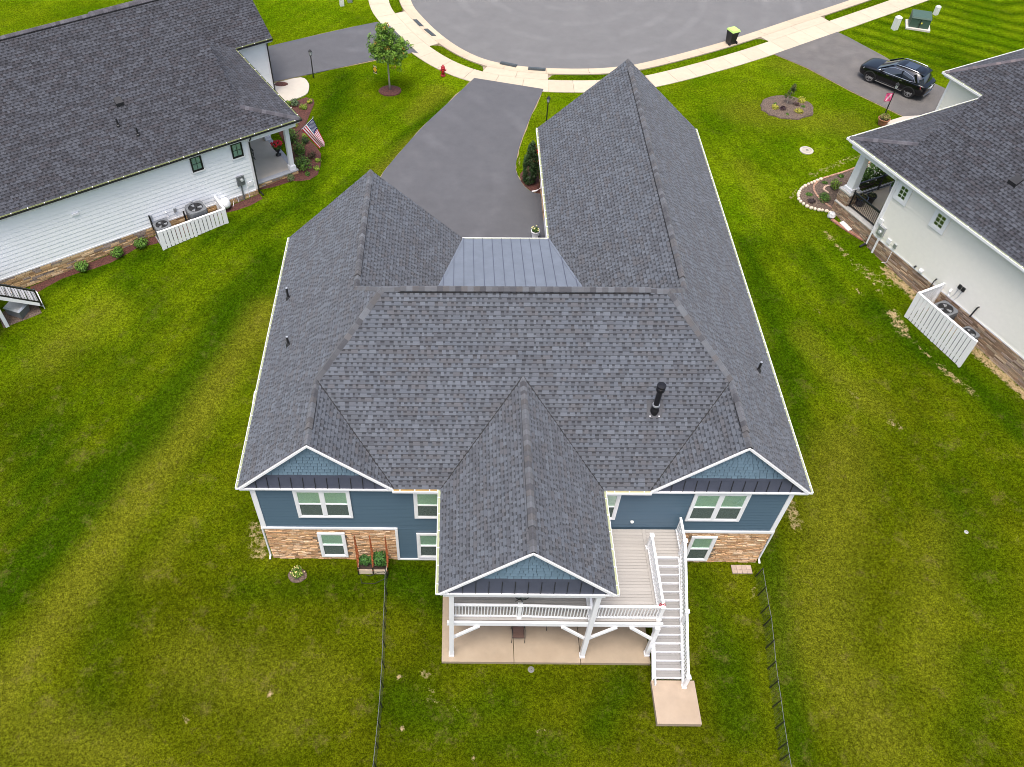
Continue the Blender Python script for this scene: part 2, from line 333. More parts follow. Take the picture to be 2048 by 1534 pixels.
TONE_D = [([(-10.6, 17.2), (-12.3, 12.6), (-13.8, 8.4), (-15.4, 5.2), (-17.2, 2.1), (-18.7, -0.5), (-19.7, -3.0)], 1.5, 0.62), ([(-18.4, 16.6), (-15.9, 13.3), (-16.8, 9.7)], 1.2, 0.25), ([(-19.6, 6.0), (-19.2, 2.1)], 2.2, 0.4), ([(-22.4, 15.7), (-19.2, 17.4), (-16.7, 18.2)], 0.8, 0.45), ([(-14.2, 19.4), (-11.5, 20.6), (-8.9, 22.5)], 1.0, 0.45), ([(-14.5, -1.8), (-13.9, -6.7)], 1.2, 0.22), ([(-9.1, -1.3), (-3.7, -1.1)], 0.9, 0.35), ([(16.3, 19.3), (16.6, 14.5), (16.7, 9.9), (16.3, 6.4)], 0.9, 0.5), ([(22.2, 14.9), (23.6, 11.9), (25.5, 9.8), (26.8, 6.7)], 0.9, 0.5), ([(19.7, 18.9), (20.4, 15.8)], 0.7, 0.35), ([(13.9, 1.4), (13.6, -2.6), (13.0, -7.7)], 0.7, 0.5), ([(22.5, 3.5), (22.6, -1.6)], 1.4, 0.3), ([(21.5, -4.4), (19.6, -6.9)], 1.2, 0.3), ([(-2.6, -0.8), (-0.6, -1.5)], 1.2, 0.55), ([(-2.1, -5.9), (-0.2, -6.8), (1.8, -5.9)], 1.0, 0.4), ([(5.6, -6.8), (6.7, -5.4)], 0.9, 0.45), ([(10.4, -1.2), (10.9, -3.8), (11.0, -6.7)], 1.0, 0.45), ([(1.0, -7.4), (3.6, -7.7)], 0.8, 0.35), ([(-7.9, 36.3), (-8.9, 29.5), (-9.2, 21.6)], 0.9, 0.45), ([(-0.6, 33.2), (-3.7, 27.4), (-6.4, 23.3), (-8.4, 19.5)], 0.8, 0.5)]
TONE_L = [([(-10.2, 14.1), (-11.8, 9.8), (-12.8, 6.3), (-14.2, 3.5), (-15.2, 0.9), (-16.4, -1.9), (-17.4, -4.6), (-18.0, -7.0)], 1.1, 0.5), ([(-18.8, 14.0), (-20.9, 11.0)], 1.3, 0.35), ([(-10.8, -4.5), (-7.8, -5.2)], 1.5, 0.3), ([(-15.9, -7.4), (-12.9, -8.0)], 1.5, 0.4), ([(-12.4, 1.3), (-13.0, -0.5)], 0.8, 0.3), ([(18.1, 5.9), (16.5, 1.4), (14.9, -3.5), (16.0, -6.9)], 1.6, 0.42), ([(18.0, 12.7), (19.0, 10.5), (20.4, 8.4)], 0.8, 0.3), ([(21.1, 1.4), (18.8, -4.4)], 1.2, 0.25), ([(17.4, 26.2), (17.7, 22.2)], 0.7, 0.25), ([(-1.8, 29.0), (-4.8, 25.3)], 0.9, 0.45), ([(-3.2, 31.3), (-1.3, 34.4)], 0.8, 0.35), ([(18.6, 32.2), (25.3, 30.5)], 1.6, 0.35), ([(25.4, 36.7), (22.6, 38.0)], 1.2, 0.3), ([(-5.4, -5.0), (-6.7, -6.9)], 1.2, 0.3)]
def paint(X, Y):
    d = np.zeros_like(X)
    for pl, r_, s_ in DIRT:
        for a, b in zip(pl, pl[1:]): d = np.maximum(d, s_*np.clip(1.35-seg_dist(X, Y, a, b)/r_*.85, 0, 1))
    lush = 1/(1+np.exp(-(Y-13.5+.12*np.abs(X-2))/3.2)); lush = np.where(X < -8, np.maximum(lush, 1/(1+np.exp(-(Y-9)/3.5))*.85), lush)
    # mowing passes: broad soft swaths plus fine lanes
    def wob(x, y): return .35*np.sin(x*.9+1.3*np.sin(y*.7))+.3*np.sin(y*1.1+x*.4)
    sd_ = np.zeros_like(X); sl_ = np.zeros_like(X); Wb = wob(X, Y)
    for T_, A_ in ((TONE_D, sd_), (TONE_L, sl_)):
        for pl, r_, k in T_:
            for a, b in zip(pl, pl[1:]):
                t = np.clip((seg_dist(X, Y, a, b)+.35*Wb)/(r_*1.6), 0, 1); np.maximum(A_, 1.5*k*(1-t*t*(3-2*t)), out=A_)
    u = (X+10)*.83-(Y-16)*.56; st = .5+.5*np.sin(u*2*np.pi/1.1+.5*np.sin(Y*.3)); m1 = ((X < -6) & (Y > 0)) | ((X < -1) & (Y > 20))
    s = np.where(m1, st**2*.20, 0)
    u2 = X*.55+Y*.83; st2 = .5+.5*np.sin(u2*2*np.pi/1.35); s = np.where((X > 29) & (Y > 37), st2**2*.75, s)
    u3 = X*.93+Y*.30; st3 = .5+.5*np.sin(u3*2*np.pi/1.2); s = np.where((X > 13.6) & (Y < 32) & (Y > 2), st3**2*.22, s)
    s = np.clip(s+sd_, 0, .85); global LIGHT_; LIGHT_ = np.clip(sl_, 0, 1)
    return d, lush, np.clip(s, 0, .8)
def build_lawn():
    xs = np.concatenate([np.arange(-80, -30, 2.), np.arange(-30, 42, .25), np.arange(42, 82, 2.)]); ys = np.concatenate([np.arange(-80, -12, 2.), np.arange(-12, 56, .25), np.arange(56, 82, 2.)])
    X, Y = np.meshgrid(xs, ys); Zv = tz(X, Y)
    rng = np.random.default_rng(3); Zv = Zv+.012*np.sin(X*1.7+Y*.6)*np.sin(Y*1.3-.5*X)-.012
    nx, ny = len(xs), len(ys); V = np.stack([X, Y, Zv], -1).reshape(-1, 3)
    cx = (X[:-1, :-1]+X[1:, 1:])/2; cy = (Y[:-1, :-1]+Y[1:, 1:])/2
    keep = side(cx, cy) > 2.5
    idx = np.arange(nx*ny).reshape(ny, nx)
    F = np.stack([idx[:-1, :-1], idx[:-1, 1:], idx[1:, 1:], idx[1:, :-1]], -1)[keep]
    me = bpy.data.meshes.new('lawn'); me.from_pydata(V.tolist(), [], F.tolist())
    d, l, s = paint(X, Y); a = me.attributes.new('paint', 'FLOAT_COLOR', 'POINT')
    arr = np.stack([d, l, s, LIGHT_], -1).astype(np.float32).reshape(-1); a.data.foreach_set('color', arr)
    me.polygons.foreach_set('use_smooth', [True]*len(F)); me.materials.append(MATS['lawn'])
    o = bpy.data.objects.new('lawn', me); col_.objects.link(o); tag(o, 'green mown lawn with dry patches around the houses', 'lawn', kind='structure'); return o
LAWN = build_lawn()
def sheet(name, pts, z, m, label, cat, th=.12, kind='structure', c=None):
    b = MB(); b.prism([(p[0], p[1], z-th) for p in pts], (0, 0, th), c); o = b.build(name, m); tag(o, label, cat, kind=kind); return o
# asphalt turning circle and road
_st = [epos(s, -.01) for s in np.linspace(0, ARC[-1], 160)]
sheet('street', _st+[(70, 95), (-40, 95), (-12, 66)], 2.315, 'asphalt_street', 'grey asphalt turning circle with faint tyre arcs', 'street', .2)
# curb, verges, pavement
SIDE_C = (.455, .385, .285)
def strip_slab(b, s0, s1, o0, o1, z0, z1, zb, c, n=4, gap=.008):
    S = np.linspace(s0+gap, s1-gap, n+1)
    for a, bb in zip(S, S[1:]):
        A = [epos(a, o0), epos(bb, o0), epos(bb, o1), epos(a, o1)]
        b.hexa([(A[0][0], A[0][1], zb), (A[1][0], A[1][1], zb), (A[2][0], A[2][1], zb), (A[3][0], A[3][1], zb), (A[0][0], A[0][1], z0), (A[1][0], A[1][1], z0), (A[2][0], A[2][1], z1), (A[3][0], A[3][1], z1)], c)
def build_pavement():
    rng = random.Random(5)
    cb = MB(); strip_slab(cb, 0, ARC[-1], -.05, 3.2, 2.25, 2.30, 2.1, (.3, .25, .19), 220, 0); base = cb.build('pavement_base', 'concrete')
    tag(base, 'concrete bedding under the curb and pavement', 'bedding', kind='structure')
    kerb = thing('curb', 'pale concrete rolled curb and gutter along the asphalt', 'curb'); tag(kerb, kind='structure')
    s = 0
    while s < ARC[-1]-1:
        c = vary(rng, (.45, .37, .265), .05); b = MB(); e = min(s+2.9, ARC[-1])
        strip_slab(b, s, e, 0, .45, 2.325, 2.315, 2.2, c, 5); strip_slab(b, s, e, .45, .92, 2.33, 2.425, 2.2, c, 5, .012)
        b.build('curb_segment', 'concrete', kerb); s = e
    walk = thing('sidewalk', 'pale concrete sidewalk following the turning circle', 'sidewalk'); tag(walk, kind='structure')
    s = .4
    while s < ARC[-1]-1.5:
        e = s+1.52; b = MB(); strip_slab(b, s, e, 1.75, 3.3, 2.425, 2.43, 2.28, vary(rng, SIDE_C, .05), 3); b.build('slab', 'concrete', walk); s = e
    A = [(arc_at(-4.0, 45.6), arc_at(-1.6, 42.9)), (arc_at(2.4, 38.45), arc_at(6.3, 37.6)), (arc_at(21.3, 42.6), arc_at(27.1, 46.1))]
    A[0] = (arc_at(-3.3, 45.9), arc_at(-.7, 41.3))
    for k, (a, e) in enumerate(A):
        nsl = 3 if k == 0 else 2; S = np.linspace(a, e, nsl+1)
        for p, q in zip(S, S[1:]):
            b = MB(); strip_slab(b, p, q, .935, 1.735, 2.422, 2.425, 2.28, vary(rng, SIDE_C, .05), 3); b.build('apron_slab', 'concrete', walk)
    ends = [0]+[x for p in A for x in p]+[ARC[-1]]
    for i in range(0, len(ends), 2):
        s0, s1 = ends[i], ends[i+1]; n = max(4, int((s1-s0)/.25)); S = np.linspace(s0, s1, n+1); V = []; Fc = []
        for kk, sx in enumerate(S):
            tp = min(1, min(sx-s0, s1-sx)/.35+.15)
            for j, o_ in enumerate(np.linspace(.95, 1.72, 5)):
                oo = 1.72-(1.72-o_)*tp; p = epos(sx, oo); V.append((p[0], p[1], 2.37+(0 if j in (0, 4) else .075)))
        for kk in range(n):
            for j in range(4): a_ = kk*5+j; Fc.append((a_, a_+1, a_+6, a_+5))
        me = bpy.data.meshes.new('grass_verge'); me.from_pydata(V, [], Fc); at = me.attributes.new('paint', 'FLOAT_COLOR', 'POINT')
        at.data.foreach_set('color', np.tile(np.array([.0, .95, .25, 0], np.float32), len(V))); me.materials.append(MATS['lawn'])
        o = bpy.data.objects.new('grass_verge', me); col_.objects.link(o); tag(o, 'grass strip between curb and sidewalk', 'grass strip', kind='structure')
build_pavement()
# driveways
DRV = cr([(1.05, 36.0), (-.57, 33.07), (-2.22, 30.13), (-3.83, 26.68), (-4.7, 24.4), (-4.9, 21.5), (-3.5, 18.5), (-2.2, 15.0)], 4)+[np.array((4.9, 15.0)), np.array((4.92, 22.9))]+cr([(4.85, 22.95), (4.35, 23.15), (3.91, 23.75), (3.55, 24.9), (3.53, 26.0), (3.9, 28.17), (4.79, 31.54), (5.75, 34.6)], 4)[1:]
def jit(P, a, seed):
    r = random.Random(seed); return [(p[0]+r.uniform(-a, a), p[1]+r.uniform(-a, a)) for p in P]
DRV = [tuple(p) for p in DRV]
_c = np.mean(np.array(DRV), 0)
def grow(P, d):
    P = np.array(P); out = []
    n = len(P)
    area = sum(P[i][0]*P[(i+1) % n][1]-P[(i+1) % n][0]*P[i][1] for i in range(n)); sg = 1 if area > 0 else -1
    for i in range(n):
        t = P[(i+1) % n]-P[i-1]; t = t/max(np.linalg.norm(t), 1e-6); out.append((P[i][0]+sg*t[1]*d, P[i][1]-sg*t[0]*d))
    return out
LDRV = [(-2.9, 39.3), (-3.4, 39.45), (-6.39, 38.2), (-9.7, 36.7), (-12.6, 35.4), (-17, 33), (-19.5, 37.3), (-13.9, 40.2), (-10.29, 42.06), (-7.98, 43.2), (-6.2, 44.0), (-5.2, 43.4)]
RDRV = [(22.55, 39.5), (24.42, 37.6), (26.56, 34.57), (29.17, 31.35), (31, 29.2), (36, 31), (34.6, 34.2), (33.12, 34.9), (31.5, 36.9), (30.2, 39.4), (28.6, 42.0), (28.0, 42.8)]
for nm, P, m, lab in (('driveway', DRV, 'asphalt', 'dark smooth asphalt driveway curving into the courtyard of the blue house'), ('driveway', LDRV, 'asphalt', 'asphalt driveway leading to the white house'), ('driveway', RDRV, 'asphalt_old', 'grey asphalt driveway with the black car parked on it')):
    sheet('soil_edge', jit(grow(P, .035), .055, 3), 2.412, 'soil', 'thin bare soil edge beside '+lab[:36], 'soil edge', .05)
    sheet(nm, P, 2.432, m, lab, 'driveway', .1)
mat('flashing', (.05, .052, .058), .6, var=.2, scale=9)
# ------------------------------------------------------------------ generic building pieces
def clip(P, a, b, c):      # keep a*x+b*y<=c
    out = []; n = len(P)
    for i in range(n):
        p, q = P[i], P[(i+1) % n]; dp = a*p[0]+b*p[1]-c; dq = a*q[0]+b*q[1]-c
        if dp <= 1e-9: out.append(p)
        if (dp < -1e-9 and dq > 1e-9) or (dp > 1e-9 and dq < -1e-9):
            t = dp/(dp-dq); out.append((p[0]+(q[0]-p[0])*t, p[1]+(q[1]-p[1])*t))
    return out
def ccw(P):
    a = sum(P[i][0]*P[(i+1) % len(P)][1]-P[(i+1) % len(P)][0]*P[i][1] for i in range(len(P))); return P if a > 0 else P[::-1]
def halfplanes(P):
    P = ccw(P); H = []
    for i in range(len(P)):
        p, q = P[i], P[(i+1) % len(P)]; dx, dy = q[0]-p[0], q[1]-p[1]; l = math.hypot(dx, dy)
        if l < 1e-6: continue
        H.append((dy/l, -dx/l, (dy*p[0]-dx*p[1])/l))
    return H
class Roof:
    """shingled planes; plane z=c0+cx*x+cy*y over convex plan polygons"""
    def __init__(s, house, name, pal, expo=.167, seed=1, lift=.022, tomat='shingle', world=None):
        s.house = house; s.deck = MB(); s.cells = []; s.pal = pal; s.e = expo; s.rng = random.Random(seed); s.lift = lift; s.name = name; s.world = world or (lambda p: p)
    def plane(s, pl, polys):
        c0, cx, cy = pl; gn = math.hypot(cx, cy); cs = 1/math.sqrt(1+gn*gn); d = (cx/gn, cy/gn); u = (-d[1], d[0]); nrm = (-cx*cs, -cy*cs, cs)
        for P in polys:
            top = [(x, y, c0+cx*x+cy*y) for x, y in ccw(P)]; s.deck.poly(top, (.03, .03, .033))
            s.deck.poly([(x, y, z-.16) for x, y, z in top[::-1]], (.5, .5, .5))
            for i in range(len(top)):
                p, q = top[i], top[(i+1) % len(top)]; s.deck.poly([(p[0], p[1], p[2]-.16), (q[0], q[1], q[2]-.16), q, p], (.42, .42, .42))
        ST = [[(x*u[0]+y*u[1], x*d[0]+y*d[1]) for x, y in P] for P in polys]
        smin = min(p[0] for P in ST for p in P); smax = max(p[0] for P in ST for p in P); tmin = min(p[1] for P in ST for p in P); tmax = max(p[1] for P in ST for p in P)
        rows = int((tmax-tmin)/(s.e*cs))+1; HP = [halfplanes(P) for P in ST]; BB = [(min(p[0] for p in P), max(p[0] for p in P), min(p[1] for p in P), max(p[1] for p in P)) for P in ST]
        rng = s.rng
        def to3(a, t, h):
            x = a*u[0]+t*d[0]; y = a*u[1]+t*d[1]; return (x+nrm[0]*h, y+nrm[1]*h, c0+cx*x+cy*y+nrm[2]*h)
        for i in range(rows):
            t0 = tmin+i*s.e*cs; t1 = t0+s.e*cs*1.02; a = smin-rng.random()*.4; tooth = rng.random() < .5; cells = []
            run = 0; base = rng.choice(s.pal)
            while a < smax:
                wd = rng.choice((.09, .12, .15, .19, .26)) if tooth else rng.choice((.08, .10, .13, .16))
                if run <= 0: base = rng.choice(s.pal); run = rng.randint(1, 4)
                run -= 1; cells.append((a, a+wd, tooth, vary(rng, base, .07))); a += wd; tooth = not tooth
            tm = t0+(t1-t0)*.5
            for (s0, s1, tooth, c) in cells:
                tq = t0+(t1-t0)*.84  # tab top strip: shade line below the next course, painted into its colour
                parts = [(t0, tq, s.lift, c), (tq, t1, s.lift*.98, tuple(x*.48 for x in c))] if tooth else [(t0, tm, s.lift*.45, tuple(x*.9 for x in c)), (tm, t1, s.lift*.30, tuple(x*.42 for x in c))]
                for (q0, q1, h, cc) in parts:
                    for H, B in zip(HP, BB):
                        if s1 < B[0] or s0 > B[1] or q1 < B[2] or q0 > B[3]: continue
                        P = [(s0, q0), (s1, q0), (s1, q1), (s0, q1)]; full = True
                        for (A, Bc, C) in H:
                            if max(A*p[0]+Bc*p[1]-C for p in P) > 1e-6:
                                full = False; P = clip(P, A, Bc, C)
                                if len(P) < 3: break
                        if len(P) < 3: continue
                        hh = [h*(1-.75*(p[1]-t0)/(t1-t0))+.002 for p in P]; sc = tuple(x*.45 for x in cc)
                        top = [to3(p[0], p[1], k) for p, k in zip(P, hh)]
                        V = list(top); F = [tuple(range(len(P)))]
                        if tooth or q0 == t0:
                            n = len(P); V += [to3(p[0], p[1], -.002) for p in P]
                            for k in range(n):
                                j = (k+1) % n
                                if P[k][1] > q1-1e-6 and P[j][1] > q1-1e-6: continue
                                F.append((k, n+k, n+j, j))
                        ctr = s.world(top[0]); dist = (ctr[0]-CAMP[0])**2+(ctr[1]-CAMP[1])**2+(ctr[2]-CAMP[2])**2
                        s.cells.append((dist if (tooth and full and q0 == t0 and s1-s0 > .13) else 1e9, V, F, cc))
        return s
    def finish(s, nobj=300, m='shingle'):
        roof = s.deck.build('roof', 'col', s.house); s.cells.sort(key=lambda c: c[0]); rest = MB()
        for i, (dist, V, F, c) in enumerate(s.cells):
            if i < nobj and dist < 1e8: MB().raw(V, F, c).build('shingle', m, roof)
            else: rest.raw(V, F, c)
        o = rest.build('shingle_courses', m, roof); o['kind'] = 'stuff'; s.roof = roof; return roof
def ridge(parent, p, q, w1, w2, pal, rng, vent=None, step=.235, wid=.165, name='ridge_cap'):
    """overlapping cap shingles from p to q; w1,w2 unit vectors down each slope; vent=(t0,t1) raised stretch"""
    p = Vector(p); q = Vector(q); L = (q-p).length; d = (q-p)/L; w1 = Vector(w1).normalized(); w2 = Vector(w2).normalized(); up = -(w1+w2)
    up = up.normalized() if up.length > 1e-3 else Vector((0, 0, 1)); n = max(1, round(L/step)); st = L/n
    for i in range(n):
        t = (i+.5)*st; v = .075 if vent and vent[0] <= t <= vent[1] else .0; ww = wid+(.01 if v else 0)
        a = p+d*(i*st-.02); b = p+d*((i+1)*st); V = []
        for (c, h) in ((a, .030+v), (b, .046+v)):
            V += [c+w1*ww+up*(h-.012), c+w1*.03+up*(h+.008), c+w2*.03+up*(h+.008), c+w2*ww+up*(h-.012), c+w1*ww+up*(v-.01), c+w2*ww+up*(v-.01)]
        F = [(0, 1, 7, 6), (1, 2, 8, 7), (2, 3, 9, 8), (0, 6, 10, 4), (3, 5, 11, 9), (6, 7, 8, 9, 11, 10), (0, 4, 5, 3, 2, 1)]
        MB().raw(V, F, vary(rng, rng.choice(pal), .14)).build(name, 'shingle', parent)
    if vent:
        a = p+d*vent[0]; b = p+d*vent[1]; ww = wid+.022
        V = []
        for c in (a, b): V += [c+w1*ww-up*.02, c+w1*ww+up*.045, c+w2*ww+up*.045, c+w2*ww-up*.02]
        MB().raw(V, [(0, 1, 5, 4), (1, 2, 6, 5), (2, 3, 7, 6), (0, 3, 2, 1), (4, 5, 6, 7)]).build('ridge_vent', 'rubber', parent)
def siding(parent, O, u, n, L, z0, z1, m, expo=.178, name='siding_board', start=0., stuff=False, dep=.036):
    """lap boards on a vertical wall: O base point (x,y), u along, n outward, z0..z1"""
    u = Vector((*u, 0)); n = Vector((*n, 0)); O = Vector((*O, 0)); k = int(math.ceil((z1-z0)/expo)); acc = MB()
    for i in range(k):
        a = z0+i*expo; b = min(a+expo, z1)
        if b-a < .01: continue
        V = []
        for s_ in (start, L):
            for (h, z) in ((.0, a), (dep, a), (.008, b), (.0, b)): V.append(O+u*s_+n*h+Vector((0, 0, z)))
        F = [(0, 1, 5, 4), (1, 2, 6, 5), (2, 3, 7, 6), (0, 3, 2, 1), (4, 5, 6, 7)]
        if stuff: acc.raw(V, F)
        else: MB().raw(V, F).build(name, m, parent)
    if stuff: o = acc.build('siding_boards', m, parent); o['kind'] = 'stuff'
def stonework(parent, cells_fn, rng, pal, limit, rowh=(.07, .13), wid=(.18, .55), O=(0, 0), u=(1, 0), n=(0, -1), L=1., z0=0., z1=1., keep=None, counter=[0]):
    """ledge stones laid in courses on a wall; stones past the limit are joined"""
    u = Vector((*u, 0)); n = Vector((*n, 0)); O = Vector((*O, 0)); z = z0; rest = MB(); made = 0
    while z < z1-.02:
        h = rng.uniform(*rowh); h = min(h, z1-z); a = -rng.uniform(0, .2)
        while a < L:
            wd = rng.uniform(*wid); s0, s1 = max(a, 0), min(a+wd, L); a += wd
            if s1-s0 < .03: continue
            if keep and not keep((s0+s1)/2, z+h/2, s0, s1, z, z+h): continue
            d = rng.uniform(.012, .05); g = .006; V = []
            for (x, zz) in ((s0+g, z+g), (s1-g, z+g), (s1-g, z+h-g), (s0+g, z+h-g)): V.append(O+u*x+Vector((0, 0, zz))-n*.01)
            for (x, zz) in ((s0+g*1.5, z+g*1.5), (s1-g*1.5, z+g*1.5), (s1-g*1.5, z+h-g*1.5), (s0+g*1.5, z+h-g*1.5)): V.append(O+u*x+Vector((0, 0, zz))+n*(d+rng.uniform(-.008, .008)))
            F = [(4, 5, 6, 7), (0, 1, 5, 4), (1, 2, 6, 5), (2, 3, 7, 6), (3, 0, 4, 7)]; c = vary(rng, rng.choice(pal), .2)
            if made < limit: MB().raw(V, F, c).build('stone', 'stone', parent); made += 1
            else: rest.raw(V, F, c)
        z += h
    if rest.F: o = rest.build('ledge_stones', 'stone', parent); o['kind'] = 'stuff'
    return made
def window(parent, O, u, n, x0, x1, z0, z1, units=1, trim=.11, tmat='white', smat='white_vinyl', muntin=None, blind='blind', split=True, sill=False, scr=True, tdepth=.05):
    """framed window on a wall. O wall base point, u along the wall, n outward"""
    U = Vector((*u, 0)); Nn = Vector((*n, 0)); O = Vector((*O, 0)); Z = Vector((0, 0, 1))
    def bx(b, a0, a1, q0, q1, h0, h1):
        b.hexa([O+U*a0+Nn*h0+Z*q0, O+U*a1+Nn*h0+Z*q0, O+U*a1+Nn*h1+Z*q0, O+U*a0+Nn*h1+Z*q0, O+U*a0+Nn*h0+Z*q1, O+U*a1+Nn*h0+Z*q1, O+U*a1+Nn*h1+Z*q1, O+U*a0+Nn*h1+Z*q1])
    b = MB(); bx(b, x0, x0+trim, z0, z1, 0, tdepth); bx(b, x1-trim, x1, z0, z1, 0, tdepth); bx(b, x0+trim, x1-trim, z1-trim, z1, 0, tdepth-.003); bx(b, x0+trim, x1-trim, z0, z0+trim, 0, tdepth-.003)
    if sill: bx(b, x0-.04, x1+.04, z0-.06, z0-.002, 0, tdepth+.04)
    W = (x1-x0-2*trim); mw = .11 if units == 2 else 0; uw = (W-mw*(units-1))/units
    if units == 2: bx(b, x0+trim+uw, x0+trim+uw+mw, z0+trim, z1-trim, 0, tdepth-.006)
    win = b.build('window', tmat, parent); back = MB(); bx(back, x0+trim*.5, x1-trim*.5, z0+trim*.5, z1-trim*.5, .002, .006); back.build('blind', blind, win)
    for k in range(units):
        a0 = x0+trim+k*(uw+mw); a1 = a0+uw; q0 = z0+trim; q1 = z1-trim; s = MB(); f = .045 if smat == 'white_vinyl' else .035; zm = (q0+q1)/2
        bx(s, a0, a0+f, q0, q1, .007, tdepth-.012); bx(s, a1-f, a1, q0, q1, .007, tdepth-.012); bx(s, a0+f, a1-f, q1-f, q1, .007, tdepth-.015); bx(s, a0+f, a1-f, q0, q0+f*1.5, .007, tdepth-.015)
        if split: bx(s, a0+f, a1-f, zm-.03, zm+.03, .012, tdepth-.013)
        if muntin:
            for i in range(1, muntin[0]): xx = a0+uw*i/muntin[0]; bx(s, xx-.012, xx+.012, q0+f, q1-f, .012, tdepth-.018)
            for i in range(1, muntin[1]): zz = q0+(q1-q0)*i/muntin[1]; bx(s, a0+f, a1-f, zz-.012, zz+.012, .012, tdepth-.020)
        s.build('sash', smat, win)
        if split:
            g = MB(); bx(g, a0+f*.9, a1-f*.9, zm+.02, q1-f*.9, .014, .016); g.build('pane', 'pane', win); g = MB(); bx(g, a0+f*.9, a1-f*.9, q0+f, zm-.02, .014, .016); g.build('pane', 'pane', win)
            if scr: g = MB(); bx(g, a0+f*.9, a1-f*.9, q0+f, zm-.02, .022, .024); g.build('insect_screen', 'screen', win)
        else: g = MB(); bx(g, a0+f*.9, a1-f*.9, q0+f*.9, q1-f*.9, .014, .016); g.build('pane', 'pane_clear', win)
    return win
WHITE = (.83, .83, .83); POLLEN = (.33, .36, .22)
def gutter(parent, p, q, n, step=.62, inner=POLLEN, outer=WHITE, wid=.11, dep=.11, gap=.0, hang=True):
    p = Vector(p); q = Vector(q); n = Vector((*n, 0)); d = (q-p).normalized(); Z = Vector((0, 0, 1)); L = (q-p).length; b = MB()
    def slab(h0, h1, z0, z1, c):
        b.hexa([p+n*h0+Z*z0, q+n*h0+Z*z0, q+n*h1+Z*z0, p+n*h1+Z*z0, p+n*h0+Z*z1, q+n*h0+Z*z1, q+n*h1+Z*z1, p+n*h1+Z*z1], c)
    slab(gap, gap+wid, -dep-.03, -dep-.012, outer); slab(gap+.012, gap+wid-.016, -dep-.011, -dep*.55, inner); slab(gap+wid-.014, gap+wid+.004, -dep-.028, -.018, outer); slab(gap-.006, gap+.010, -dep-.028, -.02, inner)
    for e, s in ((p, -1), (q, 1)):
        b.hexa([e+n*gap-Z*(dep+.03), e+n*(gap+wid)-Z*(dep+.03), e+n*(gap+wid)-Z*(dep+.03)+d*s*.012, e+n*gap-Z*(dep+.03)+d*s*.012, e+n*gap-Z*.02, e+n*(gap+wid)-Z*.02, e+n*(gap+wid)-Z*.02+d*s*.012, e+n*gap-Z*.02+d*s*.012], outer)
    g = b.build('gutter', 'col', parent); k = int(L/step) if hang else 0
    for i in range(k):
        c = p+d*(L*(i+.5)/k); h = MB(); h.hexa([c+n*(gap+.005)-Z*.03-d*.016, c+n*(gap+wid)-Z*.03-d*.016, c+n*(gap+wid)-Z*.03+d*.016, c+n*(gap+.005)-Z*.03+d*.016, c+n*(gap+.005)-Z*.012-d*.016, c+n*(gap+wid)-Z*.012-d*.016, c+n*(gap+wid)-Z*.012+d*.016, c+n*(gap+.005)-Z*.012+d*.016]); h.build('gutter_hanger', 'white', g)
    return g
PAL = [tuple(v*k_ for v, k_ in zip(c_, (1.16, 1.19, 1.23))) for c_ in [(.078, .083, .092), (.074, .078, .087), (.084, .090, .101), (.067, .070, .078), (.090, .097, .109), (.076, .076, .081), (.080, .087, .099)]]
CAPS = [tuple(v*1.22 for v in c_) for c_ in [(.068, .070, .076), (.084, .087, .095), (.052, .053, .059), (.074, .072, .074), (.090, .096, .106)]]
STONE = [(.52, .31, .16), (.60, .38, .21), (.42, .25, .13), (.62, .43, .27), (.34, .20, .11), (.50, .33, .20), (.66, .49, .33), (.56, .35, .18)]
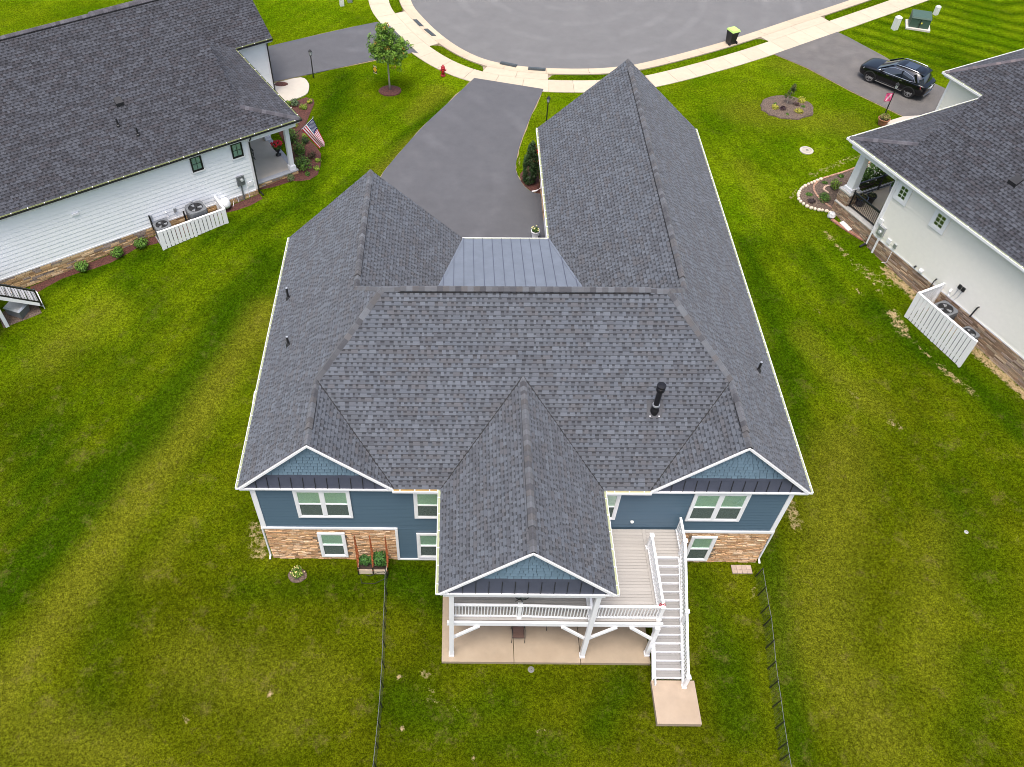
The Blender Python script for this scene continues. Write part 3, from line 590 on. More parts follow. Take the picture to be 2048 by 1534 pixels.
# ------------------------------------------------------------------ the blue house
def blue_house():
    rng = random.Random(11)
    H = thing('house', 'large blue house with grey shingle roof in the centre, two wings and back gables', 'house')
    E, k, kb = 5.7, .9327, .8985; xL, xR = -8.374, 13.554; yFL, yFR = 14.87, 24.75
    xgl, xgr, xw, xv, xc, wc, yC = -5.377, 10.493, -4.066, 9.053, 2.531, 3.112, -4.319
    Hgl = E+k*(xgl-xL); Hgr = E+k*(xR-xgr); Hw = E+k*(xw-xL); Hv = E+k*(xR-xv); Hc = E+k*wc; Hm = 10.83; yM = (Hm-E)/kb; xm = xL+(Hm-E)/k; xn = xR-(Hm-E)/k
    ygl = (Hgl-E)/kb; ygr = (Hgr-E)/kb; yc = (Hc-E)/kb; yW = yM+(Hm-Hw)/kb; yV = yM+(Hm-Hv)/kb
    xrw = 2*xw-xL; xlv = 2*xv-xR; mt = .225; ym = (Hm+kb*yM-E-mt*yFL)/(kb-mt); zmt = E+mt*(yFL-ym); xml = xrw-(zmt-E)/k; xmr = xlv+(zmt-E)/k
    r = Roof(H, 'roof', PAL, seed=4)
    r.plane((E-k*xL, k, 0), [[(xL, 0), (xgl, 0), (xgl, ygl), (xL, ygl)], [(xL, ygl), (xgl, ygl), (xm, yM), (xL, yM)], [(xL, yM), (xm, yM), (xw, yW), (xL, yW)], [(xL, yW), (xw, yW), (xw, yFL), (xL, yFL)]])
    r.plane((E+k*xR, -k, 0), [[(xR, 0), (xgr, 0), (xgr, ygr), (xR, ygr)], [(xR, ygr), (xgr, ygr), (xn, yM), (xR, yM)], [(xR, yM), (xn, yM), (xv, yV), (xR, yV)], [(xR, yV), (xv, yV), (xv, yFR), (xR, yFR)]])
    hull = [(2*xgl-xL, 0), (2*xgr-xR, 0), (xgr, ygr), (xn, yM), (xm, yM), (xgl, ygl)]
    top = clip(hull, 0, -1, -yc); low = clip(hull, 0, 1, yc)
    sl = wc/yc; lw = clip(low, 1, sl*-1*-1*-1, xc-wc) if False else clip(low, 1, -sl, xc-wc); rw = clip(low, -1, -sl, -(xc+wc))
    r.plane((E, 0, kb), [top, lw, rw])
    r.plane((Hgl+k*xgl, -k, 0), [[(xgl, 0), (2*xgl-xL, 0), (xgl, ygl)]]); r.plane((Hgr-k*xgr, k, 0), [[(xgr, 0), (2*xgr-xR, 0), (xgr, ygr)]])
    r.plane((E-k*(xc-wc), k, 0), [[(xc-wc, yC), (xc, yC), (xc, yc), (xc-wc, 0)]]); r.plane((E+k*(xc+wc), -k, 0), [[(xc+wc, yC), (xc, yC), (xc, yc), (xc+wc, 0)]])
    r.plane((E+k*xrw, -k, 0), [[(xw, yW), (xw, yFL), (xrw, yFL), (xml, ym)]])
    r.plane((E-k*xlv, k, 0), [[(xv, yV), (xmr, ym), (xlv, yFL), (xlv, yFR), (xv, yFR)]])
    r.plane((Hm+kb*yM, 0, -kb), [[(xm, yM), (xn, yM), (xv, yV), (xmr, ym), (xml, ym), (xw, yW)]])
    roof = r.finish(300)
    cs = 1/math.sqrt(1+k*k); cb = 1/math.sqrt(1+kb*kb); dl = (-cs, 0, -k*cs); dr = (cs, 0, -k*cs); db = (0, -cb, -kb*cb); df = (0, cb, -kb*cb)
    ridge(roof, (xw, yFL, Hw), (xw, yW, Hw), dl, dr, CAPS, rng, vent=(.9, yFL-yW-.75)); ridge(roof, (xv, yFR, Hv), (xv, yV, Hv), dl, dr, CAPS, rng, vent=(1.0, yFR-yV-.8))
    ridge(roof, (xm, yM, Hm), (xn, yM, Hm), db, df, CAPS, rng, vent=(.6, xn-xm-.7))
    def hipw(a, b, w1, w2):   # side vectors square to the hip line
        d = (Vector(b)-Vector(a)).normalized(); o = []
        for w_ in (w1, w2): v = Vector(w_)-d*Vector(w_).dot(d); o.append(v.normalized())
        return o
    for a, b, w1, w2 in (((xm, yM, Hm), (xgl, ygl, Hgl), dl, db), ((xn, yM, Hm), (xgr, ygr, Hgr), db, dr), ((xm, yM, Hm), (xw, yW, Hw), dl, df), ((xn, yM, Hm), (xv, yV, Hv), df, dr)):
        h = hipw(a, b, w1, w2); ridge(roof, a, b, h[0], h[1], CAPS, rng, name='hip_cap')
    ridge(roof, (xgl, ygl, Hgl), (xgl, 0, Hgl), dl, dr, CAPS, rng, vent=(1.0, 2.35)); ridge(roof, (xgr, ygr, Hgr), (xgr, 0, Hgr), dl, dr, CAPS, rng, vent=(1.0, 2.4)); ridge(roof, (xc, yc, Hc), (xc, yC, Hc), dl, dr, CAPS, rng, vent=(1.0, yc-yC-.9))
    for a, b in (((xgl, ygl, Hgl), (2*xgl-xL, 0, E)), ((xgr, ygr, Hgr), (2*xgr-xR, 0, E)), ((xc, yc, Hc), (xc-wc, 0, E)), ((xc, yc, Hc), (xc+wc, 0, E))):
        MB().beam(Vector(a)+Vector((0, 0, .016)), Vector(b)+Vector((0, 0, .016)), .045, .03).build('valley_cut', 'rubber', roof)
    # standing seam porch roof in the courtyard
    mp = MB(); P = [(xrw, yFL), (xlv, yFL), (xmr, ym), (xml, ym)]; zf = lambda y: E+mt*(yFL-y)
    met = mp.poly([(x, y, zf(y)-.02) for x, y in P[::-1]]).build('metal_roof', 'grey_metal_roof', H); x = xml-.1; step = .468; x = xrw-3*step+.05
    Hh = halfplanes(P)
    while x < xmr:
        Q = [(x+.006, ym), (x+step-.006, ym), (x+step-.006, yFL), (x+.006, yFL)]
        for (a, b_, c) in Hh:
            Q = clip(Q, a, b_, c)
            if len(Q) < 3: break
        if len(Q) >= 3:
            b = MB(); b.poly([(px, py, zf(py)+.004) for px, py in ccw(Q)]); pn = b.build('roof_panel', 'grey_metal_roof', met)
            ys = [py for px, py in Q if abs(px-(x+.006)) < .02]
            if len(ys) >= 2: MB().beam((x, min(ys), zf(min(ys))+.018), (x, max(ys), zf(max(ys))+.018), .022, .036).build('standing_seam', 'navy_metal', met)
        x += step
    for (a, b_) in (((xrw, yFL), (xml, ym)), ((xlv, yFL), (xmr, ym))):
        sx = 1 if a[0] < 2 else -1; MB().hexa([(a[0]-.05*sx, a[1], zf(a[1])+.012), (b_[0]-.05*sx, b_[1], zf(b_[1])+.012), (b_[0]+.10*sx, b_[1], zf(b_[1])+.012), (a[0]+.10*sx, a[1], zf(a[1])+.012), (a[0]-.05*sx, a[1], zf(a[1])+.02), (b_[0]-.05*sx, b_[1], zf(b_[1])+.02), (b_[0]+.10*sx, b_[1], zf(b_[1])+.02), (a[0]+.10*sx, a[1], zf(a[1])+.02)]).build('valley_flashing', 'grey_metal_roof', met)
    # walls (solid core) -------------------------------------------------
    yw, xl, xr = .17, -7.93, 13.03; wt = 5.42; core = MB()
    for (a, b_, c, d) in ((xl, xrw-.35, yw, yFL-.35), (xrw-.35, 4.95, yw, 12.2), (4.95, xr, yw, yFR-.35)):
        core.box(a, b_, c, d, -.6, wt+.1)
    # gable infill
    core.prism([(xl+.05, yFL-.35, wt), (xrw-.4, yFL-.35, wt), (xw, yFL-.35, Hw-.4)], (0, -.1, 0)); core.prism([(xlv+.45, yFR-.35, wt), (xr-.05, yFR-.35, wt), (xv, yFR-.35, Hv-.4)], (0, -.1, 0))
    wall = core.build('wall', 'blue_siding', H)
    # soffits
    sf = MB(); sf.box(xL+.01, xl-.002, .02, yFL-.02, E-.24, E-.20); sf.box(xr+.002, xR-.01, .02, yFR-.02, E-.24, E-.20); sf.box(2*xgl-xL, 2*xgr-xR, .02, yw, E-.24, E-.20); sf.box(xlv+.01, 4.948, yFL, yFR-.02, E-.24, E-.20)
    sf.box(xrw+.02, xlv+.3, 12.21, yFL-.02, E-.24, E-.2); sf.box(xc-wc+.02, xc+wc-.02, yC+.15, .0, E-.30, E-.25); sf.build('soffit', 'white', H)
    # back wall: siding, stone, bands
    siding(wall, (xl, yw), (1, 0), (0, -1), xr-xl, 2.63, wt, 'blue_siding', .20); siding(wall, (-2.40, yw), (1, 0), (0, -1), 11.6, .10, 2.63, 'blue_siding', .20)
    siding(wall, (xl, yFL-.4), (0, -1), (-1, 0), yFL-.4-yw, 1.2, wt, 'blue_siding', .20, stuff=True); siding(wall, (xr, yw), (0, 1), (1, 0), yFR-.5-yw, 1.2, wt, 'blue_siding', .20, stuff=True)
    [MB().box(*q).build('band_board', 'white', H) for q in ((xl-.03, -2.40, yw-.075, yw, 2.50, 2.63), (-2.51, -2.40, yw-.078, yw, 0, 2.50), (-2.40, .2, yw-.072, yw, 0, .10), (9.2, xr+.03, yw-.075, yw, 2.46, 2.60))]
    cbm = MB(); cbm.box(xl-.045, xl+.13, yw-.06, yw+.13, 2.632, wt); cbm.build('corner_board', 'white', H); cbm = MB(); cbm.box(xr-.13, xr+.045, yw-.06, yw+.13, 2.602, wt); cbm.build('corner_board', 'white', H)
    fz = MB(); fz.box(xl-.35, -2.36, yw-.09, yw, wt-.03, wt+.13); fz.box(7.38, xr+.35, yw-.09, yw, wt-.03, wt+.13); fz.box(-2.36, 7.38, yw-.04, yw, wt-.05, wt+.05); fz.build('frieze_board', 'white', H)
    ws = MB(); ws.box(xl, -2.51, yw-.012, yw-.001, -.5, 2.5); v1 = ws.build('stone_veneer', 'mortar', H)
    kp = lambda O: (lambda x, z, s0, s1, q0, q1: not (s1 > O[0]+.03 and s0 < O[1]-.03 and q1 > O[2]+.03 and q0 < O[3]-.03))
    stonework(v1, None, rng, STONE, 180, rowh=(.05, .095), wid=(.14, .42), O=(xl, yw-.012), L=5.42, z0=-.25, z1=2.5, keep=kp((xl*-1-5.77, xl*-1-4.62, .26, 2.22)))
    ws = MB(); ws.box(9.2, xr, yw-.012, yw-.001, -.5, 2.46); v2 = ws.build('stone_veneer', 'mortar', H)
    stonework(v2, None, rng, STONE, 120, rowh=(.05, .095), wid=(.14, .42), O=(9.2, yw-.012), L=xr-9.2, z0=-.25, z1=2.46, keep=kp((.60, 1.66, .2, 2.18)))
    O = (0, yw); u = (1, 0); n = (0, -1)
    for (x0, x1, z0, z1, un) in ((-6.35, -4.14, 3.42, 5.40, 2), (9.24, 11.42, 3.40, 5.40, 2), (-5.77, -4.62, .26, 2.22, 1), (-1.66, -.55, 3.43, 5.34, 1), (-1.63, -.5, .22, 2.24, 1), (5.2, 6.41, 3.46, 5.34, 1), (9.80, 10.86, .18, 2.18, 1)):
        window(H, (0, yw-.042), u, n, x0, x1, z0, z1, un, trim=.105, tdepth=.065 if z0 < 3 else .05)
    # sliding doors behind the patio and on the porch
    for (x0, x1, z0) in ((1.1, 3.2, .12), (1.0, 3.6, 2.9)):
        window(H, (0, yw-.042), u, n, x0, x1, z0, z0+2.1, 2, trim=.1, split=False, blind='room')
    # back gables ---------------------------------------------------------
    def gable(x0, x1, ya, Hp, yf, zb, ztop, first):
        cx = (x0+x1)/2; hw = (x1-x0)/2; kk = (Hp-E)/hw
        g = MB(); g.prism([(x0+.1, ya, E-.12), (x1-.1, ya, E-.12), (cx, ya, Hp-.2)], (0, .06, 0)); gw = g.build('gable_wall', 'blue_siding', H)
        # shakes
        z = ztop; row = 0; sh = (.132, .203, .262)
        while z < Hp-.25:
            zt = z+.19; half = (Hp-.17-z)/kk; a = -half+(.09 if row % 2 else 0)-.2; row += 1
            while a < half:
                wd = rng.choice((.14, .18, .22, .26)); s0, s1 = max(a, -half), min(a+wd-.016, half); a += wd
                if s1-s0 < .03: continue
                zl = z+rng.choice((0, 0, .0, .012)); t0 = min(zt, Hp-.17-kk*abs(s0)); t1 = min(zt, Hp-.17-kk*abs(s1))
                if max(t0, t1) <= zl+.01: continue
                t0 = max(t0, zl+.004); t1 = max(t1, zl+.004); c = vary(rng, sh, .08); hh = .042+rng.uniform(0, .006)
                MB().hexa([(cx+s0, ya-hh, zl), (cx+s1, ya-hh, zl), (cx+s1, ya, zl), (cx+s0, ya, zl), (cx+s0, ya-.008, t0), (cx+s1, ya-.008, t1), (cx+s1, ya, t1), (cx+s0, ya, t0)], c).build('shake', 'blue_shake', gw)
            z = zt
        # pent skirt of standing seam metal
        sk = MB(); hb = (Hp-.12-zb)/kk; ht = (Hp-.15-ztop)/kk; hb = min(hb, hw-.05)
        sk.poly([(cx-hb, yf, zb), (cx+hb, yf, zb), (cx+ht, ya-.012, ztop+.01), (cx-ht, ya-.012, ztop+.01)]); sk.poly([(cx-hb, yf+.02, zb-.01), (cx-ht, ya, ztop), (cx+ht, ya, ztop), (cx+hb, yf+.02, zb-.01)])
        skirt = sk.build('skirt_roof', 'navy_metal', H); m = max(1, round(2*hb/.46)); st = .455
        zs = ztop-.22*(ztop-zb); ys = yf+(ya-.012-yf)*(zs-zb)/(ztop-zb)
        for i in range(-8, 9):
            s0, s1 = i*st+.005, (i+1)*st-.005
            lim = lambda z_: max(0, min(hb, (Hp-.14-z_)/kk)); P = [(s, z_) for s, z_ in ((max(-hb, min(hb, s0)), zb), (max(-hb, min(hb, s1)), zb))]
            if P[1][0]-P[0][0] < .02: continue
            lt = lim(zs); tp = [(max(-lt, min(lt, s1)), zs), (max(-lt, min(lt, s0)), zs)]
            q = lambda s, z_: (cx+s, yf+(ya-.012-yf)*(z_-zb)/(ztop-zb)-.008, z_+.004)
            pts = [q(*P[0]), q(*P[1]), q(*tp[0])]
            if abs(tp[0][0]-tp[1][0]) > .01: pts.append(q(*tp[1]))
            MB().poly(pts).build('skirt_panel', 'navy_metal', skirt)
            if abs(s0) < hb:
                zt = min(zs, Hp-.14-kk*abs(i*st))
                if zt > zb+.05: MB().beam(Vector(q(i*st, zb))+Vector((0, -.014, .008)), Vector(q(i*st, zt))+Vector((0, -.014, .008)), .016, .03, up=(0, -1, .5)).build('standing_seam', 'black_metal', skirt)
        fl = MB(); lt = (Hp-.15-zs)/kk; fl.hexa([(cx-lt, ys-.02, zs), (cx+lt, ys-.02, zs), (cx+lt, ys+.03, zs), (cx-lt, ys+.03, zs), (cx-ht, ya-.03, ztop+.02), (cx+ht, ya-.03, ztop+.02), (cx+ht, ya, ztop+.02), (cx-ht, ya, ztop+.02)]); fl.build('skirt_flashing', 'navy_metal', skirt)
        # rakes
        for sgn in (-1, 1):
            b = MB(); e0 = Vector((cx+sgn*(hw+.0), yf-.06, E-.115)); e1 = Vector((cx, yf-.06, Hp-.115)); b.prism([e0+Vector((0, 0, .055)), e0+Vector((-sgn*.09, 0, .0)), e1+Vector((0, 0, -.035)), e1+Vector((0, 0, .075))], (0, .11, 0)); b.build('rake_board', 'white', H)
        MB().box(cx-hw+.12, cx+hw-.05, yf-.05, yf+.06, zb-.085, zb-.012).build('skirt_fascia', 'white', H)
    gable(xL, 2*xgl-xL, .14, Hgl, .02, 5.66, 6.44, 0); gable(2*xgr-xR, xR, .14, Hgr, .02, 5.66, 6.44, 0); gable(xc-wc, xc+wc, -4.17, Hc, yC+.02, 5.68, 6.58, 1)
    # porch gable beam
    MB().box(xc-wc+.15, xc+wc-.35, -4.28, -4.08, 5.34, 5.53).build('porch_beam', 'white', H)
    # gutters, downspouts
    gutter(H, (xL, yFL, E), (xL, 0, E), (-1, 0)); gutter(H, (xR, yFR, E), (xR, 0, E), (1, 0)); gutter(H, (xlv, yFL, E), (xlv, yFR, E), (-1, 0)); gutter(H, (xrw, yFL, E), (xlv, yFL, E), (0, 1), hang=False)
    gutter(H, (2*xgl-xL-.05, 0, E), (xc-wc-.14, 0, E), (0, -1), inner=(.36, .24, .09), step=.55); gutter(H, (xc+wc+.14, 0, E), (2*xgr-xR+.05, 0, E), (0, -1), inner=(.55, .5, .3), step=.55)
    gutter(H, (xc-wc, 0, E), (xc-wc, yC, E), (-1, 0)); gutter(H, (xc+wc, 0, E), (xc+wc, yC, E), (1, 0))
    for sx, x in ((-1, xl-.10), (1, xr+.10)):
        yy = yw-.02; g0 = 0.05; MB().tube([(x+sx*.25, .35, E-.12), (x+sx*.22, .3, E-.3), (x, yy+.10, E-.55), (x, yy+.10, 2.6), (x, yy+.05, 2.4), (x, yy+.05, g0+.18), (x+sx*.02, yy-.12, g0+.06)], .042, 8).build('downspout', 'white', H)
    MB().tube([(4.50, 23.2, E-.12), (4.6, 23.2, E-.3), (4.86, 23.2, E-.6), (4.86, 23.2, 2.65), (4.6, 23.15, 2.5), (4.35, 23.1, 2.48)], .045, 8).build('downspout', 'white', H)
    MB().tube([(xL-.05, 5.1, E-.14), (xL-.17, 4.95, E-.2), (xL-.19, 2.75, E-.62), (xL+.3, 2.6, E-.8), (xl-.06, 2.5, E-1.2), (xl-.06, 2.5, .4)], .042, 8).build('downspout', 'white', H)
    # garage side wall in the courtyard
    gwm = MB(); gwm.box(4.90, 4.948, 12.3, yFR-.4, 1.9, 3.35, (.50, .36, .22)); vv = gwm.build('stone_veneer', 'mortar', H); stonework(vv, None, rng, STONE, 0, O=(4.90, yFR-.4), u=(0, -1), n=(-1, 0), L=12, z0=2.3, z1=3.3, keep=lambda x, z, s0, s1, q0, q1: not (4.0 < x < 6.6 or 7.0 < x < 9.6))
    for y0 in (14.9, 17.9):
        b = MB(); b.box(4.885, 4.945, y0, y0+2.5, 2.42, 4.7)
        for i in range(4): b.box(4.865, 4.884, y0+.05, y0+2.45, 2.47+i*.56, 2.97+i*.56)
        b.build('garage_door', 'white', H)
        MB().box(4.84, 4.95, y0-.2, y0-.005, 2.4, 4.9).build('door_jamb', 'white', H)
    MB().box(4.80, 4.95, 13.4, yFR-.35, 3.3, 3.38).build('stone_sill', 'wood_pale', H)
    # roof penetrations
    for (x, y, hh) in ((-7.65, 9.77, .62), (-7.12, 6.42, .48), (12.47, 5.3, .5)):
        z = E+k*(x-xL) if x < 0 else E+k*(xR-x); b = MB(); b.lathe([(.13, -.12), (.12, .02), (.075, .10), (.058, .12)], (x, y, z), 14); b.lathe([(.052, -.1), (.052, hh), (.046, hh+.01)], (x, y, z), 14); vp = b.build('vent_pipe', 'dark_metal', H)
        MB().lathe([(.05, 0), (.05, .014)], (x, y, z+hh+.011), 14).build('pipe_mouth', 'galv', vp)
    x, y = 7.55, 2.28; z = E+kb*y; fl = MB().lathe([(.17, -.2), (.165, .10), (.125, .14), (.108, .30), (.108, 1.22), (.112, 1.23)], (x, y, z), 20).build('flue_pipe', 'flue', H, True)
    MB().lathe([(.135, .32), (.135, .40)], (x, y, z), 20).build('flue_collar', 'galv', fl); MB().lathe([(.13, 1.2), (.165, 1.22), (.165, 1.38), (.14, 1.40), (.14, 1.42), (.175, 1.43), (.17, 1.50), (.02, 1.52)], (x, y, z), 20).build('flue_cap', 'flue', fl)
    nb = (0, -kb*cb, cb); b = MB(); q = [Vector((x-.3, y-.2, z-.2*kb)), Vector((x+.3, y-.2, z-.2*kb)), Vector((x+.3, y+.3, z+.3*kb)), Vector((x-.3, y+.3, z+.3*kb))]; b.prism([p+Vector(nb)*.024 for p in q], Vector(nb)*.005); b.build('flue_flashing', 'flashing', fl)
    for sx in (-.17, .17): MB().lathe([(.028, 0), (.028, .012)], (x+sx, y-.17, z-.17*kb+.04), 8).build('flashing_screw', 'white', fl)
    MB().lathe([(.07, 0), (.07, .04), (.03, .06)], (7.14, .1, 3.27), 12).build('wall_light', 'pale_plastic', H)
    return H
BLUE = blue_house()
mat('deck_under', (.12, .105, .09), .8)
# ------------------------------------------------------------------ deck, stairs, patio
def rail(parent, p, q, h=1.0, post0=False, post1=False, step=.118, m='white_vinyl', bal=.036, bottom=.10, base=None):
    """level or sloping railing: p,q at floor level; balusters stay upright"""
    p = Vector(p); q = Vector(q); Z = Vector((0, 0, 1)); b = MB(); b.beam(p+Z*h, q+Z*h, .09, .05); b.beam(p+Z*(h-.055), q+Z*(h-.055), .05, .05); b.beam(p+Z*bottom, q+Z*bottom, .05, .07); r = b.build('railing', m, parent)
    L = (Vector((q.x, q.y, 0))-Vector((p.x, p.y, 0))).length; n = max(2, int(L/step))
    for i in range(n):
        c = p+(q-p)*((i+.5)/n); MB().box(c.x-bal/2, c.x+bal/2, c.y-bal/2, c.y+bal/2, c.z+bottom, c.z+h-.06).build('baluster', m, r)
    return r
def post(parent, x, y, z0, z1, wd=.115, name='railing_post', m='white_vinyl', cap=True):
    b = MB(); b.box(x-wd/2, x+wd/2, y-wd/2, y+wd/2, z0, z1); b.box(x-wd*.68, x+wd*.68, y-wd*.68, y+wd*.68, z0, z0+.10)
    if cap: b.box(x-wd*.66, x+wd*.66, y-wd*.66, y+wd*.66, z1, z1+.03); b.hexa([(x-wd*.6, y-wd*.6, z1+.03), (x+wd*.6, y-wd*.6, z1+.03), (x+wd*.6, y+wd*.6, z1+.03), (x-wd*.6, y+wd*.6, z1+.03), (x-.01, y-.01, z1+.07), (x+.01, y-.01, z1+.07), (x+.01, y+.01, z1+.07), (x-.01, y+.01, z1+.07)])
    return b.build(name, m, parent)
def deck():
    rng = random.Random(8); D = thing('deck', 'raised deck with grey-beige boards, white railings, posts and stairs behind the blue house', 'deck', (0, 0, 0)); z = 2.8; DB = (.335, .315, .29)
    MB().box(-.22, 7.72, -3.98, .06, z-.30, z-.036).build('deck_frame', 'deck_under', D); MB().box(7.722, 9.02, -1.18, .06, z-.30, z-.036).build('deck_frame', 'deck_under', D)
    y = .05; i = 0
    while y > -3.95:
        y1 = max(y-.138, -3.97); c = vary(rng, DB, .06); x1 = 7.60 if y > -1.15 else 7.60
        MB().box(-.24, x1, y1+.009, y, z-.034, z, c).build('deck_board', 'deck_board', D); y -= .138
    MB().box(7.605, 7.745, -3.97, .05, z-.034, z+.003, vary(rng, DB, .04)).build('border_board', 'deck_board', D)
    y = .05
    while y > -1.15:
        y1 = max(y-.138, -1.2); MB().box(7.75, 9.03, y1+.009, y, z-.034, z-.001, vary(rng, DB, .06)).build('deck_board', 'deck_board', D); y -= .138
    # posts and beam
    for (x, yy, zt) in ((-.13, -4.15, 5.40), (5.10, -4.15, 5.40), (7.70, -4.06, 2.52)):
        b = MB(); b.box(x-.088, x+.088, yy-.088, yy+.088, .0, zt); b.box(x-.105, x+.105, yy-.105, yy+.105, .0, .16); b.build('post', 'white', D)
    MB().box(-.30, 7.86, -4.062, -3.982, z-.27, z-.015).build('rim_board', 'white', D); MB().box(-.18, 7.8, -3.98, -3.85, z-.42, z-.302).build('beam', 'white', D)
    for (x, sx) in ((-.05, 1), (5.02, -1), (5.18, 1), (7.62, -1)): MB().beam((x, -4.08, 1.55), (x+sx*.95, -4.08, 2.54), .10, .10, up=(0, 1, 0)).build('knee_brace', 'white', D)
    # railings
    for (x, yy) in ((2.42, -3.83), (7.70, -3.86), (7.72, -.82)): post(D, x, yy, z, z+1.02, wd=.13)
    rail(D, (-.03, -3.83, z), (2.36, -3.83, z)); rail(D, (2.48, -3.83, z), (5.0, -3.9, z)); rail(D, (5.2, -3.85, z), (7.63, -3.85, z)); rail(D, (7.72, -3.78, z), (7.72, -.90, z)); rail(D, (5.05, -3.98, z), (5.05, -2.4, z)); rail(D, (-.12, -.0, z), (-.12, -4.0, z))
    rail(D, (8.98, .0, z), (8.98, -1.05, z))
    # stairs: sixteen risers
    S = MB(); n = 15; y0, yb = -1.18, -5.30; rise = z/n; run = (y0-yb)/(n-1) if False else .2935
    yy = lambda i: y0-i*run*1.0
    run = (5.30-1.18)/(n)
    for sx in (7.86, 8.93):
        S.prism([(sx-.02, y0, z-.04), (sx-.02, y0, z-.36), (sx-.02, -5.28, -.0), (sx-.02, -5.34, 0), (sx-.02, -5.34, .2)], (.04, 0, 0))
    st = S.build('staircase', 'white', D)
    for i in range(1, n):
        zt = z-i*rise; ya = y0-(i-1)*run; yb_ = y0-i*run
        MB().box(7.885, 8.905, yb_-.03, yb_+run*.48, zt-.03, zt, vary(rng, (.225, .218, .21), .05)).build('tread', 'deck_board', st); MB().box(7.885, 8.905, yb_+run*.5, ya+.01, zt-.03, zt, vary(rng, (.225, .218, .21), .05)).build('tread', 'deck_board', st)
    for i in range(n):
        zt = z-i*rise; ya = y0-i*run; MB().box(7.888, 8.902, ya-.032, ya-.010, zt-rise+.001, zt-.002).build('riser', 'white', st); MB().box(7.88, 8.91, ya-.062, ya-.0335, zt-.034, zt+.002).build('tread_nosing', 'white', st)
    sl = z/ (5.30-1.18)
    def zz(y): return z-(y0-y)*sl
    post(D, 8.98, -1.08, z-.3, z+1.05, wd=.13); post(D, 8.98, -3.32, zz(-3.32)-.35, zz(-3.32)+1.02, wd=.13); post(D, 8.98, -5.36, 0, .98, wd=.13)
    rail(D, (8.98, -1.15, zz(-1.15)+.02), (8.98, -3.25, zz(-3.25)+.02), h=.92, bottom=.06); rail(D, (8.98, -3.39, zz(-3.39)+.02), (8.98, -5.30, zz(-5.30)+.02), h=.92, bottom=.06)
    rail(D, (7.80, -3.95, zz(-3.95)-.15), (7.80, -5.1, zz(-5.1)-.15), h=.24, step=9, bottom=.02)
    return D
DECK = deck()
def patio():
    rng = random.Random(2); P = thing('patio', 'tan concrete patio under the deck', 'patio'); tag(P, kind='structure')
    for (a, b_) in ((-.52, 2.36), (2.385, 5.02), (5.045, 7.82)): MB().box(a, b_, -4.44, .1, -.15, .035, vary(rng, (.31, .245, .172), .05)).build('patio_slab', 'patio_concrete', P)
    Q = thing('stair_pad', 'square concrete pad at the foot of the deck stairs', 'pad'); tag(Q, kind='structure'); MB().box(7.74, 9.43, -6.8, -5.12, -.22, .03, (.345, .268, .195)).build('pad_slab', 'patio_concrete', Q)
patio()
def pavers():
    rng = random.Random(4); P = thing('paver_patch', 'small patch of pinkish concrete pavers beside the stone wall', 'paving'); tag(P, kind='structure')
    for i in range(4):
        for j in range(2): x = 11.92+i*.215; y = -.42+j*.20; MB().box(x, x+.205, y, y+.19, -.08, .045+rng.uniform(-.006, .006), vary(rng, (.36, .28, .225), .1)).build('paver', 'patio_concrete', P)
pavers()
# ------------------------------------------------------------------ foliage
def leaves(b, ctr, rad, n, size, pal, rng, shape='ball', flat=.6):
    for _ in range(n):
        while True:
            p = Vector((rng.uniform(-1, 1), rng.uniform(-1, 1), rng.uniform(-1, 1)))
            l = p.length
            if .45 < l <= 1 or (l < .45 and rng.random() < .25): break
        c = Vector(ctr)+Vector((p.x*rad[0], p.y*rad[1], p.z*rad[2])); nrm = (p+Vector((rng.uniform(-.7, .7), rng.uniform(-.7, .7), rng.uniform(-.2, .9)))).normalized()
        a = nrm.cross(Vector((rng.uniform(-1, 1), rng.uniform(-1, 1), rng.uniform(-1, 1)))).normalized(); d = nrm.cross(a); s = size*rng.uniform(.6, 1.3)
        tip = c+a*s; mid = d*s*.42; b.poly([c-a*s*.5, c+mid+nrm*s*.1, tip, c-mid+nrm*s*.1], vary(rng, rng.choice(pal), .25))
GREEN = [(.045, .105, .012), (.065, .15, .016), (.035, .082, .012), (.095, .18, .02)]
DARKG = [(.022, .052, .012), (.032, .07, .014), (.016, .038, .010)]
LIME = [(.16, .24, .02), (.22, .28, .03), (.12, .20, .02)]
YEL = [(.42, .36, .03), (.34, .33, .04), (.25, .27, .04)]
def bush(name, label, cat, x, y, r, h, pal, n, size=.07, z=None, group=None, flowers=None, seed=0, parentless=True):
    rng = random.Random(seed+int(abs(x*97+y*31))); z0 = gz(x, y)-.03 if z is None else z
    T = thing(name, label, cat, (x, y, z0), 0, group); st = MB()
    for k in range(4): a = rng.uniform(0, 6.28); st.tube([(0, 0, 0), (math.cos(a)*r*.3, math.sin(a)*r*.3, h*.6)], [.018, .008], 5)
    st.build('stem', 'bark', T); b = MB()
    for k in range(5): a = rng.uniform(0, 6.28); q = rng.uniform(.2, .5)*r; leaves(b, (math.cos(a)*q, math.sin(a)*q, h*rng.uniform(.45, .62)), (r*.68, r*.68, h*.45), n//5, size, pal, rng)
    b.build('foliage', 'leaf', T)
    if flowers:
        fb = MB()
        for k in range(flowers[1]):
            a = rng.uniform(0, 6.28); q = r*math.sqrt(rng.random()); zz = h*(1-.5*(q/r)**2)*rng.uniform(.8, 1.02); c = Vector((math.cos(a)*q, math.sin(a)*q, zz)); s = flowers[2]*rng.uniform(.7, 1.2)
            fb.lathe([(s*.5, 0), (s, s*.3), (s*.6, s*.7)], c, 6, vary(rng, flowers[0], .1))
        fb.build('blossom', 'leaf', T)
    return T
